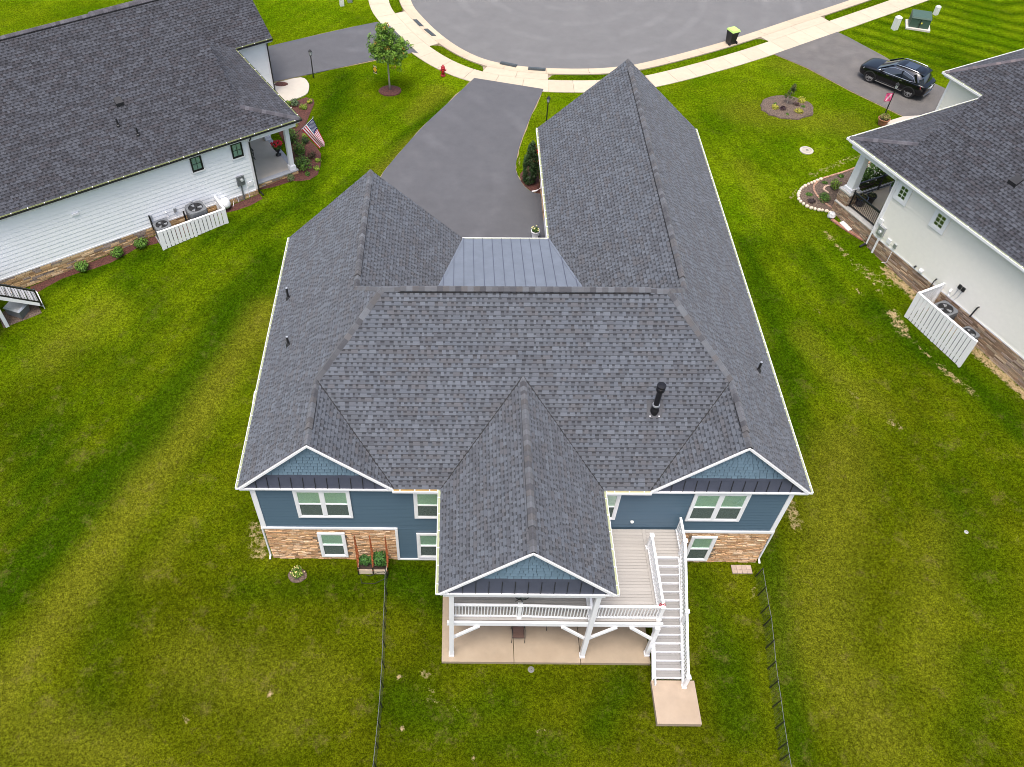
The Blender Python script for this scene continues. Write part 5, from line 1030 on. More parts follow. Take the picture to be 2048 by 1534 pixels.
# ------------------------------------------------------------------ parked car
def car():
    h = math.atan2(.716, -.698); C = thing('parked_car', 'glossy black crossover car with silver roof rails parked on the driveway', 'car', (29.62, 35.33, 2.434), h)
    X = [-2.36, -2.28, -2.05, -1.75, -1.4, -1.05, -.5, .4, 1.03, 1.38, 1.73, 2.05, 2.25, 2.36]; W = [.66, .82, .90, .925, .935, .93, .925, .925, .925, .93, .92, .87, .76, .58]; ZB = [.50, .36, .30, .28, .27, .25, .23, .23, .25, .27, .28, .28, .30, .42]
    ZS = [.92, 1.04, 1.10, 1.12, 1.12, 1.11, 1.09, 1.05, 1.04, 1.02, .99, .93, .85, .72]
    V = []; F = []
    for x, w_, zb, zs in zip(X, W, ZB, ZS):
        half = [(0, zb), (w_*.86, zb), (w_*.96, zb+.10), (w_, zb+(zs-zb)*.42), (w_*.985, zb+(zs-zb)*.72), (w_*.965, zs-.07), (w_*.90, zs), (w_*.5, zs+.025), (0, zs+.035)]
        V += [(x, y, z) for y, z in half]+[(x, -y, z) for y, z in half[-2:0:-1]]
    n = 16
    for i in range(len(X)-1):
        for k in range(n): a = i*n+k; b = i*n+(k+1) % n; F.append((a, b, b+n, a+n))
    F.append(tuple(range(n))[::-1]); F.append(tuple(range((len(X)-1)*n, len(X)*n)))
    body = MB().raw(V, F).build('body', 'car_paint', C, True); md = body.modifiers.new('sub', 'SUBSURF'); md.levels = md.render_levels = 2
    def ring(z, xr, xf, hw, r1=.3, r2=.3): return [(xf, 0, z), (xf-.04, hw*.6, z), (xf-.12, hw*.9, z), (xf-.3, hw, z), ((xr+xf)/2, hw*1.02, z), (xr+.35, hw, z), (xr+.10, hw*.88, z), (xr+.02, hw*.55, z), (xr, 0, z)]
    rings = [ring(1.02, -2.12, 1.28, .875), ring(1.14, -2.08, 1.05, .865), ring(1.40, -1.90, .62, .775), ring(1.58, -1.74, .30, .69), ring(1.63, -1.66, .18, .65)]
    V = []; F = []
    for r_ in rings: V += r_+[(x, -y, z) for x, y, z in r_[-2:0:-1]]
    n = 16
    for i in range(len(rings)-1):
        for k in range(n): a = i*n+k; b = i*n+(k+1) % n; F.append((a, b, b+n, a+n))
    MB().raw(V, F).build('window_glass', 'car_glass', C, True)
    roof = MB(); V = []; F = []
    for (xr, xf, hw, z) in ((-1.73, .22, .665, 1.625), (-1.70, .14, .62, 1.675), (-1.45, -.05, .42, 1.70)):
        r_ = ring(z, xr, xf, hw); V += r_+[(x, -y, z) for x, y, z in r_[-2:0:-1]]
    for i in range(2):
        for k in range(n): a = i*n+k; b = i*n+(k+1) % n; F.append((a, b, b+n, a+n))
    F.append(tuple(range(2*n, 3*n))); MB().raw(V, F).build('roof', 'car_paint', C, True)
    MB().hexa([(-1.86, -.58, 1.585), (-1.55, -.60, 1.635), (-1.55, .60, 1.635), (-1.86, .58, 1.585), (-1.86, -.58, 1.61), (-1.55, -.60, 1.68), (-1.55, .60, 1.68), (-1.86, .58, 1.61)]).build('spoiler', 'car_paint', C)
    MB().box(-1.1, -.35, -.38, .38, 1.70, 1.706).build('sunroof', 'car_glass', C)
    for s in (-1, 1):
        MB().tube([(-1.52, s*.60, 1.66), (-1.40, s*.605, 1.72), (-.6, s*.615, 1.745), (.0, s*.60, 1.70), (.10, s*.59, 1.665)], .022, 8).build('roof_rail', 'chrome', C, True)
        MB().tube([(1.0, s*.89, 1.075), (0, s*.905, 1.10), (-1.2, s*.905, 1.125), (-1.55, s*.88, 1.18), (-1.25, s*.795, 1.42), (-.6, s*.735, 1.55), (.1, s*.735, 1.52), (.55, s*.80, 1.33), (1.0, s*.89, 1.09)], .012, 6, cap=False).build('window_trim', 'chrome', C)
        MB().beam((-.55, s*.905, 1.09), (-.50, s*.735, 1.55), .09, .02, up=(0, s, 0)).build('door_pillar', 'car_paint', C); MB().beam((-1.62, s*.87, 1.12), (-1.30, s*.72, 1.56), .20, .02, up=(0, s, 0)).build('rear_pillar', 'car_paint', C); MB().beam((1.06, s*.80, 1.10), (.22, s*.655, 1.62), .07, .03, up=(0, s, .3)).build('front_pillar', 'car_paint', C)
        mir = MB(); mir.lathe([(.03, -.07), (.10, -.04), (.115, .03), (.06, .08)], (.78, s*1.02, 1.14), 10, sx=.75, sy=1.0); mir.build('wing_mirror', 'car_paint', C, True); MB().beam((.78, s*.86, 1.08), (.78, s*1.0, 1.12), .05, .04).build('mirror_arm', 'black_plastic', C)
        for x in (-.65, .30): MB().beam((x-.09, s*.945, .98), (x+.09, s*.945, .985), .02, .025).build('door_handle', 'chrome', C)
        MB().beam((-.95, s*.925, .34), (.95, s*.925, .34), .03, .05).build('sill_trim', 'chrome', C)
        for x in (.98, -.12, -1.0): MB().beam((x, s*.931, .42), (x, s*.925, 1.03), .008, .006).build('door_gap', 'rubber', C)
        tl = MB(); tl.hexa([(-2.33, s*.45, .88), (-2.02, s*.89, .90), (-2.02, s*.91, .90), (-2.36, s*.47, .88), (-2.27, s*.45, 1.0), (-1.98, s*.875, 1.02), (-1.95, s*.90, 1.02), (-2.30, s*.47, 1.0)]); tl.build('tail_light', 'red_lens', C)
        MB().hexa([(2.30, s*.42, .72), (2.02, s*.86, .78), (2.0, s*.88, .78), (2.34, s*.43, .72), (2.22, s*.42, .82), (1.95, s*.85, .88), (1.95, s*.87, .88), (2.26, s*.43, .82)]).build('headlight', 'light_glass', C)
        for x in (1.39, -1.39):
            y = s*.80; w_ = MB(); nn = 24; prof = [(.235, -.10), (.36, -.105), (.372, -.08), (.372, .08), (.36, .105), (.25, .10)]
            for k in range(nn):
                a0, a1 = 2*math.pi*k/nn, 2*math.pi*(k+1)/nn
                for (r0, o0), (r1, o1) in zip(prof, prof[1:]): w_.poly([(x+r0*math.cos(a0), y+o0*s, .375+r0*math.sin(a0)), (x+r0*math.cos(a1), y+o0*s, .375+r0*math.sin(a1)), (x+r1*math.cos(a1), y+o1*s, .375+r1*math.sin(a1)), (x+r1*math.cos(a0), y+o1*s, .375+r1*math.sin(a0))])
            wheel = w_.build('wheel', 'rubber', C); rm = MB(); rm.tube([(x, y+s*.02, .375), (x, y+s*.085, .375)], .055, 10)
            for k in range(10): a0 = 2*math.pi*k/10; rm.beam((x+.04*math.cos(a0), y+s*.085, .375+.04*math.sin(a0)), (x+.245*math.cos(a0+(.12 if k % 2 else -.12)), y+s*.095, .375+.245*math.sin(a0+(.12 if k % 2 else -.12))), .034, .02, up=(0, s, 0))
            rm.tube([(x+.25*math.cos(2*math.pi*k/24), y+s*.095, .375+.25*math.sin(2*math.pi*k/24)) for k in range(25)], .014, 5, cap=False); rm.build('rim', 'rim', wheel); MB().tube([(x, y, .375), (x, y+s*.03, .375)], .235, 20).build('brake_disc', 'dark_metal', wheel)
            ar = MB(); m = 14
            for k in range(m):
                a0, a1 = math.pi*k/m, math.pi*(k+1)/m; yo = s*.935
                P = [(x+.385*math.cos(a0), yo, .375+.385*math.sin(a0)), (x+.385*math.cos(a1), yo, .375+.385*math.sin(a1)), (x+.455*math.cos(a1), yo-s*.012, .375+.455*math.sin(a1)), (x+.455*math.cos(a0), yo-s*.012, .375+.455*math.sin(a0))]; ar.prism(P, (0, -s*.16, 0))
            ar.build('wheel_arch', 'black_plastic', C)
    MB().hexa([(-2.34, -.5, .905), (-2.34, .5, .905), (-2.36, .5, .905), (-2.36, -.5, .905), (-2.32, -.5, .93), (-2.32, .5, .93), (-2.34, .5, .93), (-2.34, -.5, .93)]).build('tailgate_trim', 'chrome', C)
    MB().box(-2.385, -2.35, -.17, .17, .76, .89, (.72, .74, .78)).build('number_plate', 'plate', C); MB().box(-2.36, -2.30, -.62, .62, .40, .46).build('bumper_trim', 'chrome', C)
    MB().box(2.33, 2.375, -.45, .45, .42, .72).build('grille', 'black_plastic', C); MB().beam((-1.98, 0, 1.12), (-2.02, .32, 1.16), .015, .02).build('rear_wiper', 'rubber', C); MB().tube([(-2.36, .0, 1.0), (-2.345, 0, 1.0)], .06, 12).build('tailgate_emblem', 'chrome', C)
    return C
car()
# ------------------------------------------------------------------ street furniture
def lamp_post(x, y, h, label, col='black_metal', tilt=0):
    z = gz(x, y); T = thing('lamp_post', label, 'lamp post', (x, y, z)); MB().tube([(0, 0, -.05), (tilt*.5, 0, h-.35)], .038, 10).build('pole', col, T); tx = tilt*.5
    b = MB(); b.lathe([(.03, h-.36), (.09, h-.33), (.09, h-.30)], (tx, 0, 0), 8); base = b.build('lantern_base', col, T); MB().lathe([(.075, h-.30), (.105, h-.06)], (tx, 0, 0), 6).build('lantern_glass', 'light_glass', T); MB().lathe([(.135, h-.06), (.12, h-.03), (.05, h+.06), (.015, h+.10)], (tx, 0, 0), 6).build('lantern_roof', col, T)
    fr = MB()
    for k in range(6): a = k*math.pi/3; fr.beam((tx+.077*math.cos(a), .077*math.sin(a), h-.30), (tx+.108*math.cos(a), .108*math.sin(a), h-.06), .012, .012)
    fr.build('lantern_cage', col, T); return T
lamp_post(-10.06, 35.99, 1.95, 'black lamp post beside the white house driveway'); lamp_post(5.64, 30.27, 1.95, 'black lamp post half hidden behind the blue house roof edge'); LR = lamp_post(27.75, 31.42, 2.35, 'black lamp post carrying a pink flag near the black car')
def pink_flag():
    T = thing('garden_flag', 'small pink and white garden flag hung on a lamp post', 'flag', (27.75, 31.42, 2.4)); MB().tube([(.02, 0, 1.72), (-.5, -.06, 1.74)], .008, 6).build('bracket', 'black_metal', T); b = MB(); nx, ny = 8, 12
    f = lambda i, j: (-.06-.40*i/nx, -.045+.02*math.sin(i*.9+j*.5), 1.73-.58*j/ny+.015*i/nx)
    for i in range(nx):
        for j in range(ny):
            d = math.hypot(i-3.5, (j-6)*.8); c = (.72, .10, .26) if not (abs(i-3.5-(j-6)*.4) < 1.1) else (.78, .62, .66)
            if j in (0, 11): c = (.62, .06, .18)
            b.poly([f(i, j), f(i+1, j), f(i+1, j+1), f(i, j+1)], c)
    o = b.build('banner', 'pink', T); m = o.modifiers.new('s', 'SOLIDIFY'); m.thickness = .006
pink_flag()
def hydrant():
    T = thing('fire_hydrant', 'red fire hydrant on the grass beside the sidewalk', 'fire hydrant', (-1.11, 36.34, 2.4)); MB().lathe([(.17, -.03), (.17, .05), (.125, .06), (.12, .10), (.115, .50), (.15, .51), (.15, .56), (.13, .57), (.125, .66), (.08, .73), (.035, .75), (.035, .80)], (0, 0, 0), 14).build('barrel', 'red_paint', T, True)
    for (a, r_, l) in ((0, .055, .2), (math.pi, .055, .2), (-math.pi/2, .075, .21)):
        d = (math.cos(a), math.sin(a)); MB().tube([(0, 0, .40), (d[0]*l, d[1]*l, .40)], r_, 10).build('outlet', 'red_paint', T); MB().tube([(d[0]*(l-.02), d[1]*(l-.02), .40), (d[0]*(l+.03), d[1]*(l+.03), .40)], r_*1.25, 6).build('outlet_cap', 'red_paint', T)
hydrant()
def yard_sign():
    T = thing('garden_sign', 'small yellow and black garden banner on a slanted stand near the young tree', 'sign', (-5.87, 35.96, 2.4), R(-35))
    MB().tube([(0, 0, -.03), (0, 0, .92), (.0, -.02, .98), (.34, -.02, .98)], .010, 6).build('stand', 'black_metal', T); b = MB(); MB()
    for i in range(6):
        for j in range(9): c = (.62, .36, .03) if (abs(i-2.5)+abs(j-4.5) < 3.2) else ((.55, .50, .25) if j in (0, 8) else (.05, .04, .02)); b.box(.02+i*.05, .07+i*.05, -.028, -.018, .40+j*.06, .46+j*.06, c)
    b.build('banner', 'flag', T)
yard_sign()
def wheelie_bin():
    T = thing('wheeled_bin', 'black wheeled rubbish bin with lime green lid standing in the gutter', 'bin', (19.75, 41.15, 2.335), R(205)); b = MB(); b.hexa([(-.23, -.26, .06), (.23, -.26, .06), (.23, .26, .06), (-.23, .26, .06), (-.30, -.33, .98), (.30, -.33, .98), (.30, .33, .98), (-.30, .33, .98)]); b.box(-.32, .32, -.35, .35, .95, 1.0); b.build('body', 'black_plastic', T)
    b = MB(); b.hexa([(-.34, -.37, 1.0), (.34, -.37, 1.0), (.34, .40, 1.0), (-.34, .40, 1.0), (-.30, -.33, 1.10), (.30, -.33, 1.10), (.30, .34, 1.12), (-.30, .34, 1.12)]); b.box(-.2, .2, -.24, .24, 1.10, 1.125); b.build('lid', 'lime_plastic', T)
    for s in (-1, 1): MB().tube([(s*.27, .27, .13), (s*.33, .27, .13)], .13, 14).build('wheel', 'rubber', T)
    MB().tube([(-.25, .40, .96), (.25, .40, .96)], .02, 8).build('handle', 'black_plastic', T); MB().box(-.06, .06, -.318, -.305, .60, .74, (.75, .75, .75)).build('sticker', 'plate', T)
wheelie_bin()
def transformer():
    T = thing('transformer_box', 'green metal utility transformer box on a concrete pad', 'transformer', (34.24, 43.75, 2.4), R(-18)); MB().box(-.85, .85, -.70, .70, -.05, .12, (.55, .52, .45)).build('pad', 'concrete', T)
    b = MB(); b.box(-.68, .68, -.52, .52, .12, .80); b.hexa([(-.70, -.56, .80), (.70, -.56, .80), (.70, .56, .80), (-.70, .56, .80), (-.68, -.50, .90), (.68, -.50, .90), (.68, .54, .98), (-.68, .54, .98)]); b.build('cabinet', 'green_box', T); MB().box(-.02, .02, -.575, -.52, .14, .80).build('door_seam', 'black_metal', T); MB().box(.06, .16, -.56, -.522, .45, .55, (.7, .6, .1)).build('warning_sticker', 'plate', T)
transformer()
def pedestal(x, y, h, wd, label, m='pale_plastic'):
    T = thing('utility_pedestal', label, 'pedestal', (x, y, gz(x, y)), R(20)); b = MB(); b.box(-wd/2, wd/2, -wd/2, wd/2, -.04, h-.06); b.build('body', m, T); b = MB(); b.hexa([(-wd*.55, -wd*.55, h-.10), (wd*.55, -wd*.55, h-.10), (wd*.55, wd*.55, h-.10), (-wd*.55, wd*.55, h-.10), (-wd*.42, -wd*.42, h), (wd*.42, -wd*.42, h), (wd*.42, wd*.42, h), (-wd*.42, wd*.42, h)]); b.build('cap', m, T); MB().box(-wd*.3, wd*.3, -wd/2-.012, -wd/2, .1, h-.2).build('cover', m, T)
pedestal(32.4, 43.35, .95, .36, 'pale utility pedestal between the sidewalk and green transformer box'); pedestal(36.3, 45.7, .65, .28, 'short pale utility pedestal behind the green transformer box'); pedestal(-9.1, 46.7, .6, .3, 'short white utility pedestal on lawn beyond the white house driveway'); pedestal(-8.55, 47.3, .55, .34, 'grey utility pedestal next to the short white one', 'galv')
def ramps():
    for i, (x, y, a, lab) in enumerate(((-3.12, 43.95, -62, 'dark rubber curb ramp at the white house apron, upper of two'), (-2.22, 42.52, -58, 'dark rubber curb ramp at the white house apron, lower of two'), (3.48, 38.0, -22, 'dark rubber curb ramp at the courtyard driveway, side towards the hydrant'), (5.45, 37.38, -8, 'dark rubber curb ramp at the courtyard driveway, side away from the hydrant'))):
        T = thing('curb_ramp', lab, 'ramp', (x, y, 2.345), R(a)); b = MB(); L = .62; b.hexa([(-L, -.17, -.02), (L, -.17, -.02), (L, .2, -.02), (-L, .2, -.02), (-L+.05, -.15, .105), (L-.05, -.15, .105), (L-.03, .19, .03), (-L+.03, .19, .03)]); b.build('wedge', 'curb_rubber', T)
        r_ = MB()
        for k in range(9): xx = -L+.12+k*(2*L-.24)/8; r_.hexa([(xx-.02, -.14, .06), (xx+.02, -.14, .06), (xx+.02, .17, .0), (xx-.02, .17, .0), (xx-.02, -.14, .112), (xx+.02, -.14, .112), (xx+.02, .17, .042), (xx-.02, .17, .042)])
        r_.build('grip_ribs', 'curb_rubber', T)
ramps()
def cover(x, y, r_, label, c=(.42, .38, .32), h=.05):
    T = thing('access_cover', label, 'cover', (x, y, gz(x, y)-.02)); MB().lathe([(r_, -.05), (r_, h), (r_*.72, h+.015), (r_*.70, h-.01)], (0, 0, 0), 18, c).build('collar', 'concrete', T); MB().lathe([(r_*.68, -.05), (r_*.66, h+.005)], (0, 0, 0), 18, tuple(v*.85 for v in c)).build('lid', 'concrete', T); MB().box(-r_*.1, r_*.25, -r_*.12, r_*.12, h+.006, h+.012, (.05, .05, .05)).build('lid_notch', 'concrete', T)
cover(21.8, 27.75, .42, 'round concrete access cover in the lawn beside the blue house'); cover(22.5, 1.5, .09, 'small pale valve cover in the side lawn', (.38, .38, .34), .02); cover(3.05, -4.66, .13, 'small grey drain cover in the grass beside the patio', (.17, .17, .15), .02)
# ------------------------------------------------------------------ things on the patio and deck
def patio_chair(x, y, rz, label, z=.036):
    T = thing('patio_chair', label, 'chair', (x, y, z), rz, 'patio chairs under the deck'); fr = MB()
    for s in (-.26, .26): fr.tube([(s, -.30, 0), (s, -.27, .42), (s, -.05, .62), (s, .22, .60), (s, .30, .95)], .014, 6); fr.tube([(s, .32, 0), (s, .18, .45), (s, .24, .62)], .014, 6)
    for yy, zz in ((-.27, .42), (.20, .42), (.30, .94)): fr.tube([(-.26, yy, zz), (.26, yy, zz)], .014, 6)
    for s in (-.22, .22): fr.tube([(s, -.27, .42), (s, .20, .41)], .012, 6)
    fr.build('frame', 'black_metal', T); b = MB(); b.prism([(-.23, -.27, .425), (.23, -.27, .425), (.23, .0, .40), (.23, .21, .42), (-.23, .21, .42), (-.23, 0, .40)], (0, 0, .012)); b.build('seat', 'sling', T); MB().hexa([(-.23, .20, .44), (.23, .20, .44), (.23, .212, .44), (-.23, .212, .44), (-.23, .295, .93), (.23, .295, .93), (.23, .307, .93), (-.23, .307, .93)]).build('backrest', 'sling', T); return T
patio_chair(2.56, -3.34, 0, 'brown sling patio chair pulled out from table under the deck'); patio_chair(3.55, -2.75, R(70), 'brown sling patio chair on the stair side of the patio table'); patio_chair(1.45, -2.6, R(-75), 'brown sling patio chair at the patio table, away from the stairs')
def table(x, y, z, r_, label, top='pane_clear', name='patio_table', hh=.72):
    T = thing(name, label, 'table', (x, y, z)); n = 28; MB().tube([(r_*math.cos(2*math.pi*k/n), r_*math.sin(2*math.pi*k/n), hh) for k in range(n+1)], .018, 6, cap=False).build('rim', 'black_metal', T); MB().lathe([(r_-.01, hh-.005), (r_-.01, hh+.005)], (0, 0, 0), 28).build('table_top', top, T)
    MB().tube([(0, 0, .02), (0, 0, hh-.01)], .028, 8).build('pedestal', 'black_metal', T); b = MB()
    for k in range(4): a = k*math.pi/2+.4; b.tube([(0, 0, .18), (math.cos(a)*r_*.6, math.sin(a)*r_*.6, .02)], .014, 6); b.tube([(0, 0, hh-.15), (math.cos(a)*r_*.95, math.sin(a)*r_*.95, hh-.01)], .010, 6)
    b.build('brace', 'black_metal', T)
table(2.5, -2.35, .036, .55, 'round dark patio table under the deck'); table(2.52, -3.12, 2.803, .36, 'small round glass bistro table behind the porch railing', name='bistro_table')
def ornament():
    T = thing('red_ornament', 'small red bow ornament tied to the deck corner railing post', 'ornament', (7.66, -3.80, 3.84)); b = MB()
    for s in (-1, 1): b.tube([(0, 0, .02), (s*.09, .03, .10), (s*.12, -.02, .04), (0, 0, .0)], .02, 6)
    b.tube([(0, 0, 0), (-.05, -.06, -.16)], .014, 6); b.tube([(0, 0, 0), (.04, -.07, -.14)], .014, 6); b.build('bow', 'red_paint', T)
ornament()
def planter():
    rng = random.Random(6); T = thing('raised_planter', 'pale raised planter box with three rusty wooden trellises against the stone wall', 'planter', (-3.55, -.30, -.02))
    for (x0, x1, y0, y1) in ((-.63, .63, -.28, -.245), (-.63, .63, .235, .27), (-.63, -.595, -.244, .234), (.595, .63, -.244, .234)):
        for k in range(2): MB().box(x0, x1, y0, y1, .0+k*.17, .165+k*.17).build('side_board', 'wood_pale', T)
    MB().box(-.594, .594, -.244, .234, .0, .27).build('soil', 'soil_dark', T)
    for x in (-.60, .03, .66):
        b = MB(); b.beam((x, -.30, -.02), (x, -.30, .62), .05, .05); b.beam((x, .26, -.02), (x, .26, .7), .04, .04); b.build('stake', 'black_metal', T); t = MB()
        for (yb, yt) in ((-.32, -.05), (-.12, .0), (.10, .02), (.28, .06)): t.beam((x, yb, .35), (x, yt*1.0, 2.66), .035, .022, up=(1, 0, 0))
        for zz in (.6, .95, 1.3, 1.65, 2.0, 2.3): f = 1-(zz-.35)/2.4; t.beam((x+.012, -.30*f-.03, zz), (x+.012, .27*f+.03, zz), .03, .016, up=(0, 0, 1))
        t.build('trellis', 'rust_wood', T)
    hose = MB(); hose.tube([(-.3, -.34, .02), (-.1, -.42, .10), (.25, -.36, .30), (.5, -.36, .36), (.62, -.4, .18), (.55, -.5, .03), (.1, -.75, .03), (-.45, -.72, .03), (-.5, -.5, .03)], .014, 6); hose.build('hose', 'rubber', T)
planter()
def veg(x, y, r_, h, lab): bush('vegetable_plant', lab, 'plant', x, y, r_, h, [(.04, .115, .02), (.06, .15, .025), (.03, .085, .018)], int(900*r_/.3), .085, z=.24)
veg(-3.2, -.25, .30, .95, 'bushy green tomato plant filling the planter beside the fence'); veg(-3.92, -.22, .22, .55, 'low green vegetable plant in the planter, away from the fence'); veg(-3.62, -.15, .13, .45, 'small sprig in the planter middle')
ring('soil_patch', -6.78, -.68, .42, .34, 'mulch_brown', 'small round soil patch with a flowering plant', 9); bush('flowering_plant', 'low yellow-green flowering plant in round soil patch by stone wall', 'plant', -6.78, -.62, .32, .42, LIME+GREEN, 380, .06, flowers=((.55, .45, .2), 22, .03))
def wire_fence(pts, label, tilt, hgt=.76):
    x0, y0 = pts[0]; T = thing('wire_fence', label, 'fence', (x0, y0, gz(x0, y0))); tops = []
    base = Vector((x0, y0, gz(x0, y0))); P = []
    for (x, y) in pts:
        b0 = Vector((x, y, gz(x, y)-.05))-base; t0 = Vector((x+tilt, y, gz(x, y)+hgt))-base; MB().beam(b0, t0, .035, .035, up=(0, 1, 0)).build('fence_post', 'black_metal', T); P.append((b0, t0))
    wm = MB()
    for (a, b) in zip(P, P[1:]):
        for k in range(1, 8): f = .06+.92*k/8; wm.tube([a[0].lerp(a[1], f), b[0].lerp(b[1], f)], .0022, 3, cap=False)
        L = (b[0]-a[0]).length; n = int(L/.11)
        for k in range(n): f = (k+.5)/n; wm.tube([a[0].lerp(b[0], f), a[1].lerp(b[1], f)], .0018, 3, cap=False)
    o = wm.build('wire_mesh', 'black_metal', T); o['kind'] = 'stuff'
    tr = MB(); tr.tube([p[1]-Vector((0, 0, .01)) for p in P], .009, 6); tr.build('top_rail', 'grey_metal', T)
wire_fence([(12.86, -.55), (12.8, -1.4), (12.74, -2.2), (12.72, -2.75), (12.6, -3.7), (12.48, -4.55), (12.4, -5.3), (12.34, -6.05), (12.26, -6.85), (12.2, -7.6), (12.17, -8.0), (12.14, -8.5), (12.05, -9.4), (11.98, -10.3)], 'low black wire fence running from the stair side corner of the blue house', .13); wire_fence([(-2.9, -.72), (-2.88, -1.5), (-2.86, -2.28), (-2.85, -3.0), (-2.82, -3.8), (-2.8, -4.63), (-2.8, -5.42), (-2.8, -6.2), (-2.82, -6.95), (-2.85, -7.7), (-2.88, -8.4), (-2.92, -9.3), (-2.96, -10.2)], 'low black wire fence running out from the raised planter', -.06)
# ------------------------------------------------------------------ courtyard planting
bed('mulch_bed', [(3.72, 24.9), (3.72, 24.2), (3.95, 23.7), (4.4, 23.1), (4.86, 22.95), (4.88, 25.5), (4.88, 28), (4.6, 28), (4.3, 26)], 'mulch_red', 'dark red mulch bed beside the garage wing', .05)
def arborvitae():
    rng = random.Random(14); x, y = 4.25, 24.05; T = thing('arborvitae', 'tall dark green column-shaped arborvitae beside the garage wing', 'conifer', (x, y, 2.42)); MB().tube([(0, 0, -.05), (0, 0, 1.6)], [.05, .02], 6).build('trunk', 'bark', T); b = MB(); Hh = 2.75
    for i in range(150):
        t = rng.random()**.8; z = .1+t*(Hh-.15); r_ = .54*(math.sin(min(1, (1-t)*1.25+.02)*math.pi/2)**.8)*(0.75+.25*min(1, t*6)); a = rng.uniform(0, 6.28); q = r_*rng.uniform(.55, .88); leaves(b, (q*math.cos(a), q*math.sin(a), z), (.13, .13, .22), 55, .055, DARKG+[(.028, .06, .012)], rng)
    b.build('crown', 'leaf', T)
arborvitae()
for (x, y, s) in ((4.66, 26.6, 1), (4.68, 25.2, 2)): bush('red_flower_plant', 'red flowering rose bush by the garage wall' if s == 1 else 'red flowering plant squeezed between arborvitae and garage wall', 'flowers', x, y, .26, .85, GREEN, 260, .06, flowers=((.62, .01, .04), 26, .045), z=2.42)
def pot(x, y, z, r_, h, label, m, pal, fh=.35, n=260, flowers=None, rz=0, square=False):
    T = thing('plant_pot', label, 'plant pot', (x, y, z), rz); MB().lathe([(r_*.68, 0), (r_*.95, h*.9), (r_*1.05, h*.9), (r_*1.05, h), (r_*.9, h), (r_*.85, h*.82)], (0, 0, 0), 18).build('pot', m, T, False); MB().lathe([(r_*.84, h*.7), (r_*.84, h*.88)], (0, 0, 0), 14).build('soil', 'soil_dark', T); rng = random.Random(int(abs(x*y*10))); b = MB(); leaves(b, (0, 0, h+fh*.4), (r_*.9, r_*.9, fh*.6), n, .06, pal, rng); b.build('foliage', 'leaf', T)
    if flowers:
        fb = MB()
        for k in range(flowers[1]): a = rng.uniform(0, 6.28); q = r_*1.0*math.sqrt(rng.random()); fb.lathe([(.02, 0), (.045, .02), (.03, .05)], (q*math.cos(a), q*math.sin(a), h+fh*rng.uniform(.55, 1.0)), 6, vary(rng, flowers[0], .15))
        fb.build('blossom', 'leaf', T)
    return T
pot(4.30, 18.95, 2.434, .24, .50, 'white planter pot on the courtyard asphalt near the metal roof', 'white', [(.05, .11, .015), (.03, .07, .012)], .16, 240, ((.72, .66, .3), 7))
# ------------------------------------------------------------------ white house garden
A_ = lambda L: [loc2w('L', a, b) for a, b in L]
NN = 16; pathbed('mulch_bed', A_([(-.02, .0+13.6*i/NN) for i in range(NN+1)]), A_([(-(.62+.30*math.sin(i*1.25)*.6+(.25 if 3 < i < 9 else 0)), .0+13.6*i/NN) for i in range(NN+1)]), 'mulch_red', 'red-brown mulch strip along the white house wall', .035)
bed('mulch_bed', [(-11.95, 23.30), (-11.0, 23.62), (-10.0, 24.10), (-9.4, 24.1), (-8.9, 24.25), (-8.47, 24.75), (-8.4, 25.6), (-8.5, 26.9), (-8.9, 27.7), (-9.78, 28.9), (-10.05, 30.2), (-10.15, 31.2), (-9.95, 31.9), (-9.6, 32.8), (-9.75, 33.35), (-10.3, 33.55), (-11.4, 32.75), (-12.6, 31.5), (-11.2, 28.5), (-10.2, 26.3), (-10.0, 25.0), (-11.5, 24.0)], 'mulch_red', 'red mulch flower bed wrapping the white house porch', .05)
sheet('walkway', cr([(-13.6, 34.6), (-12.5, 35.25), (-10.95, 35.95), (-10.35, 35.3), (-10.2, 34.5), (-10.35, 33.7), (-11.4, 32.9), (-12.8, 32.2)], 3), 2.436, 'porch_slab', 'pale concrete walkway leading to the white house porch', 'walkway', .08)
ring('mulch_bed', -12.15, 35.05, .55, .35, 'mulch_red', 'small mulch patch beside the walkway of the white house', 4)
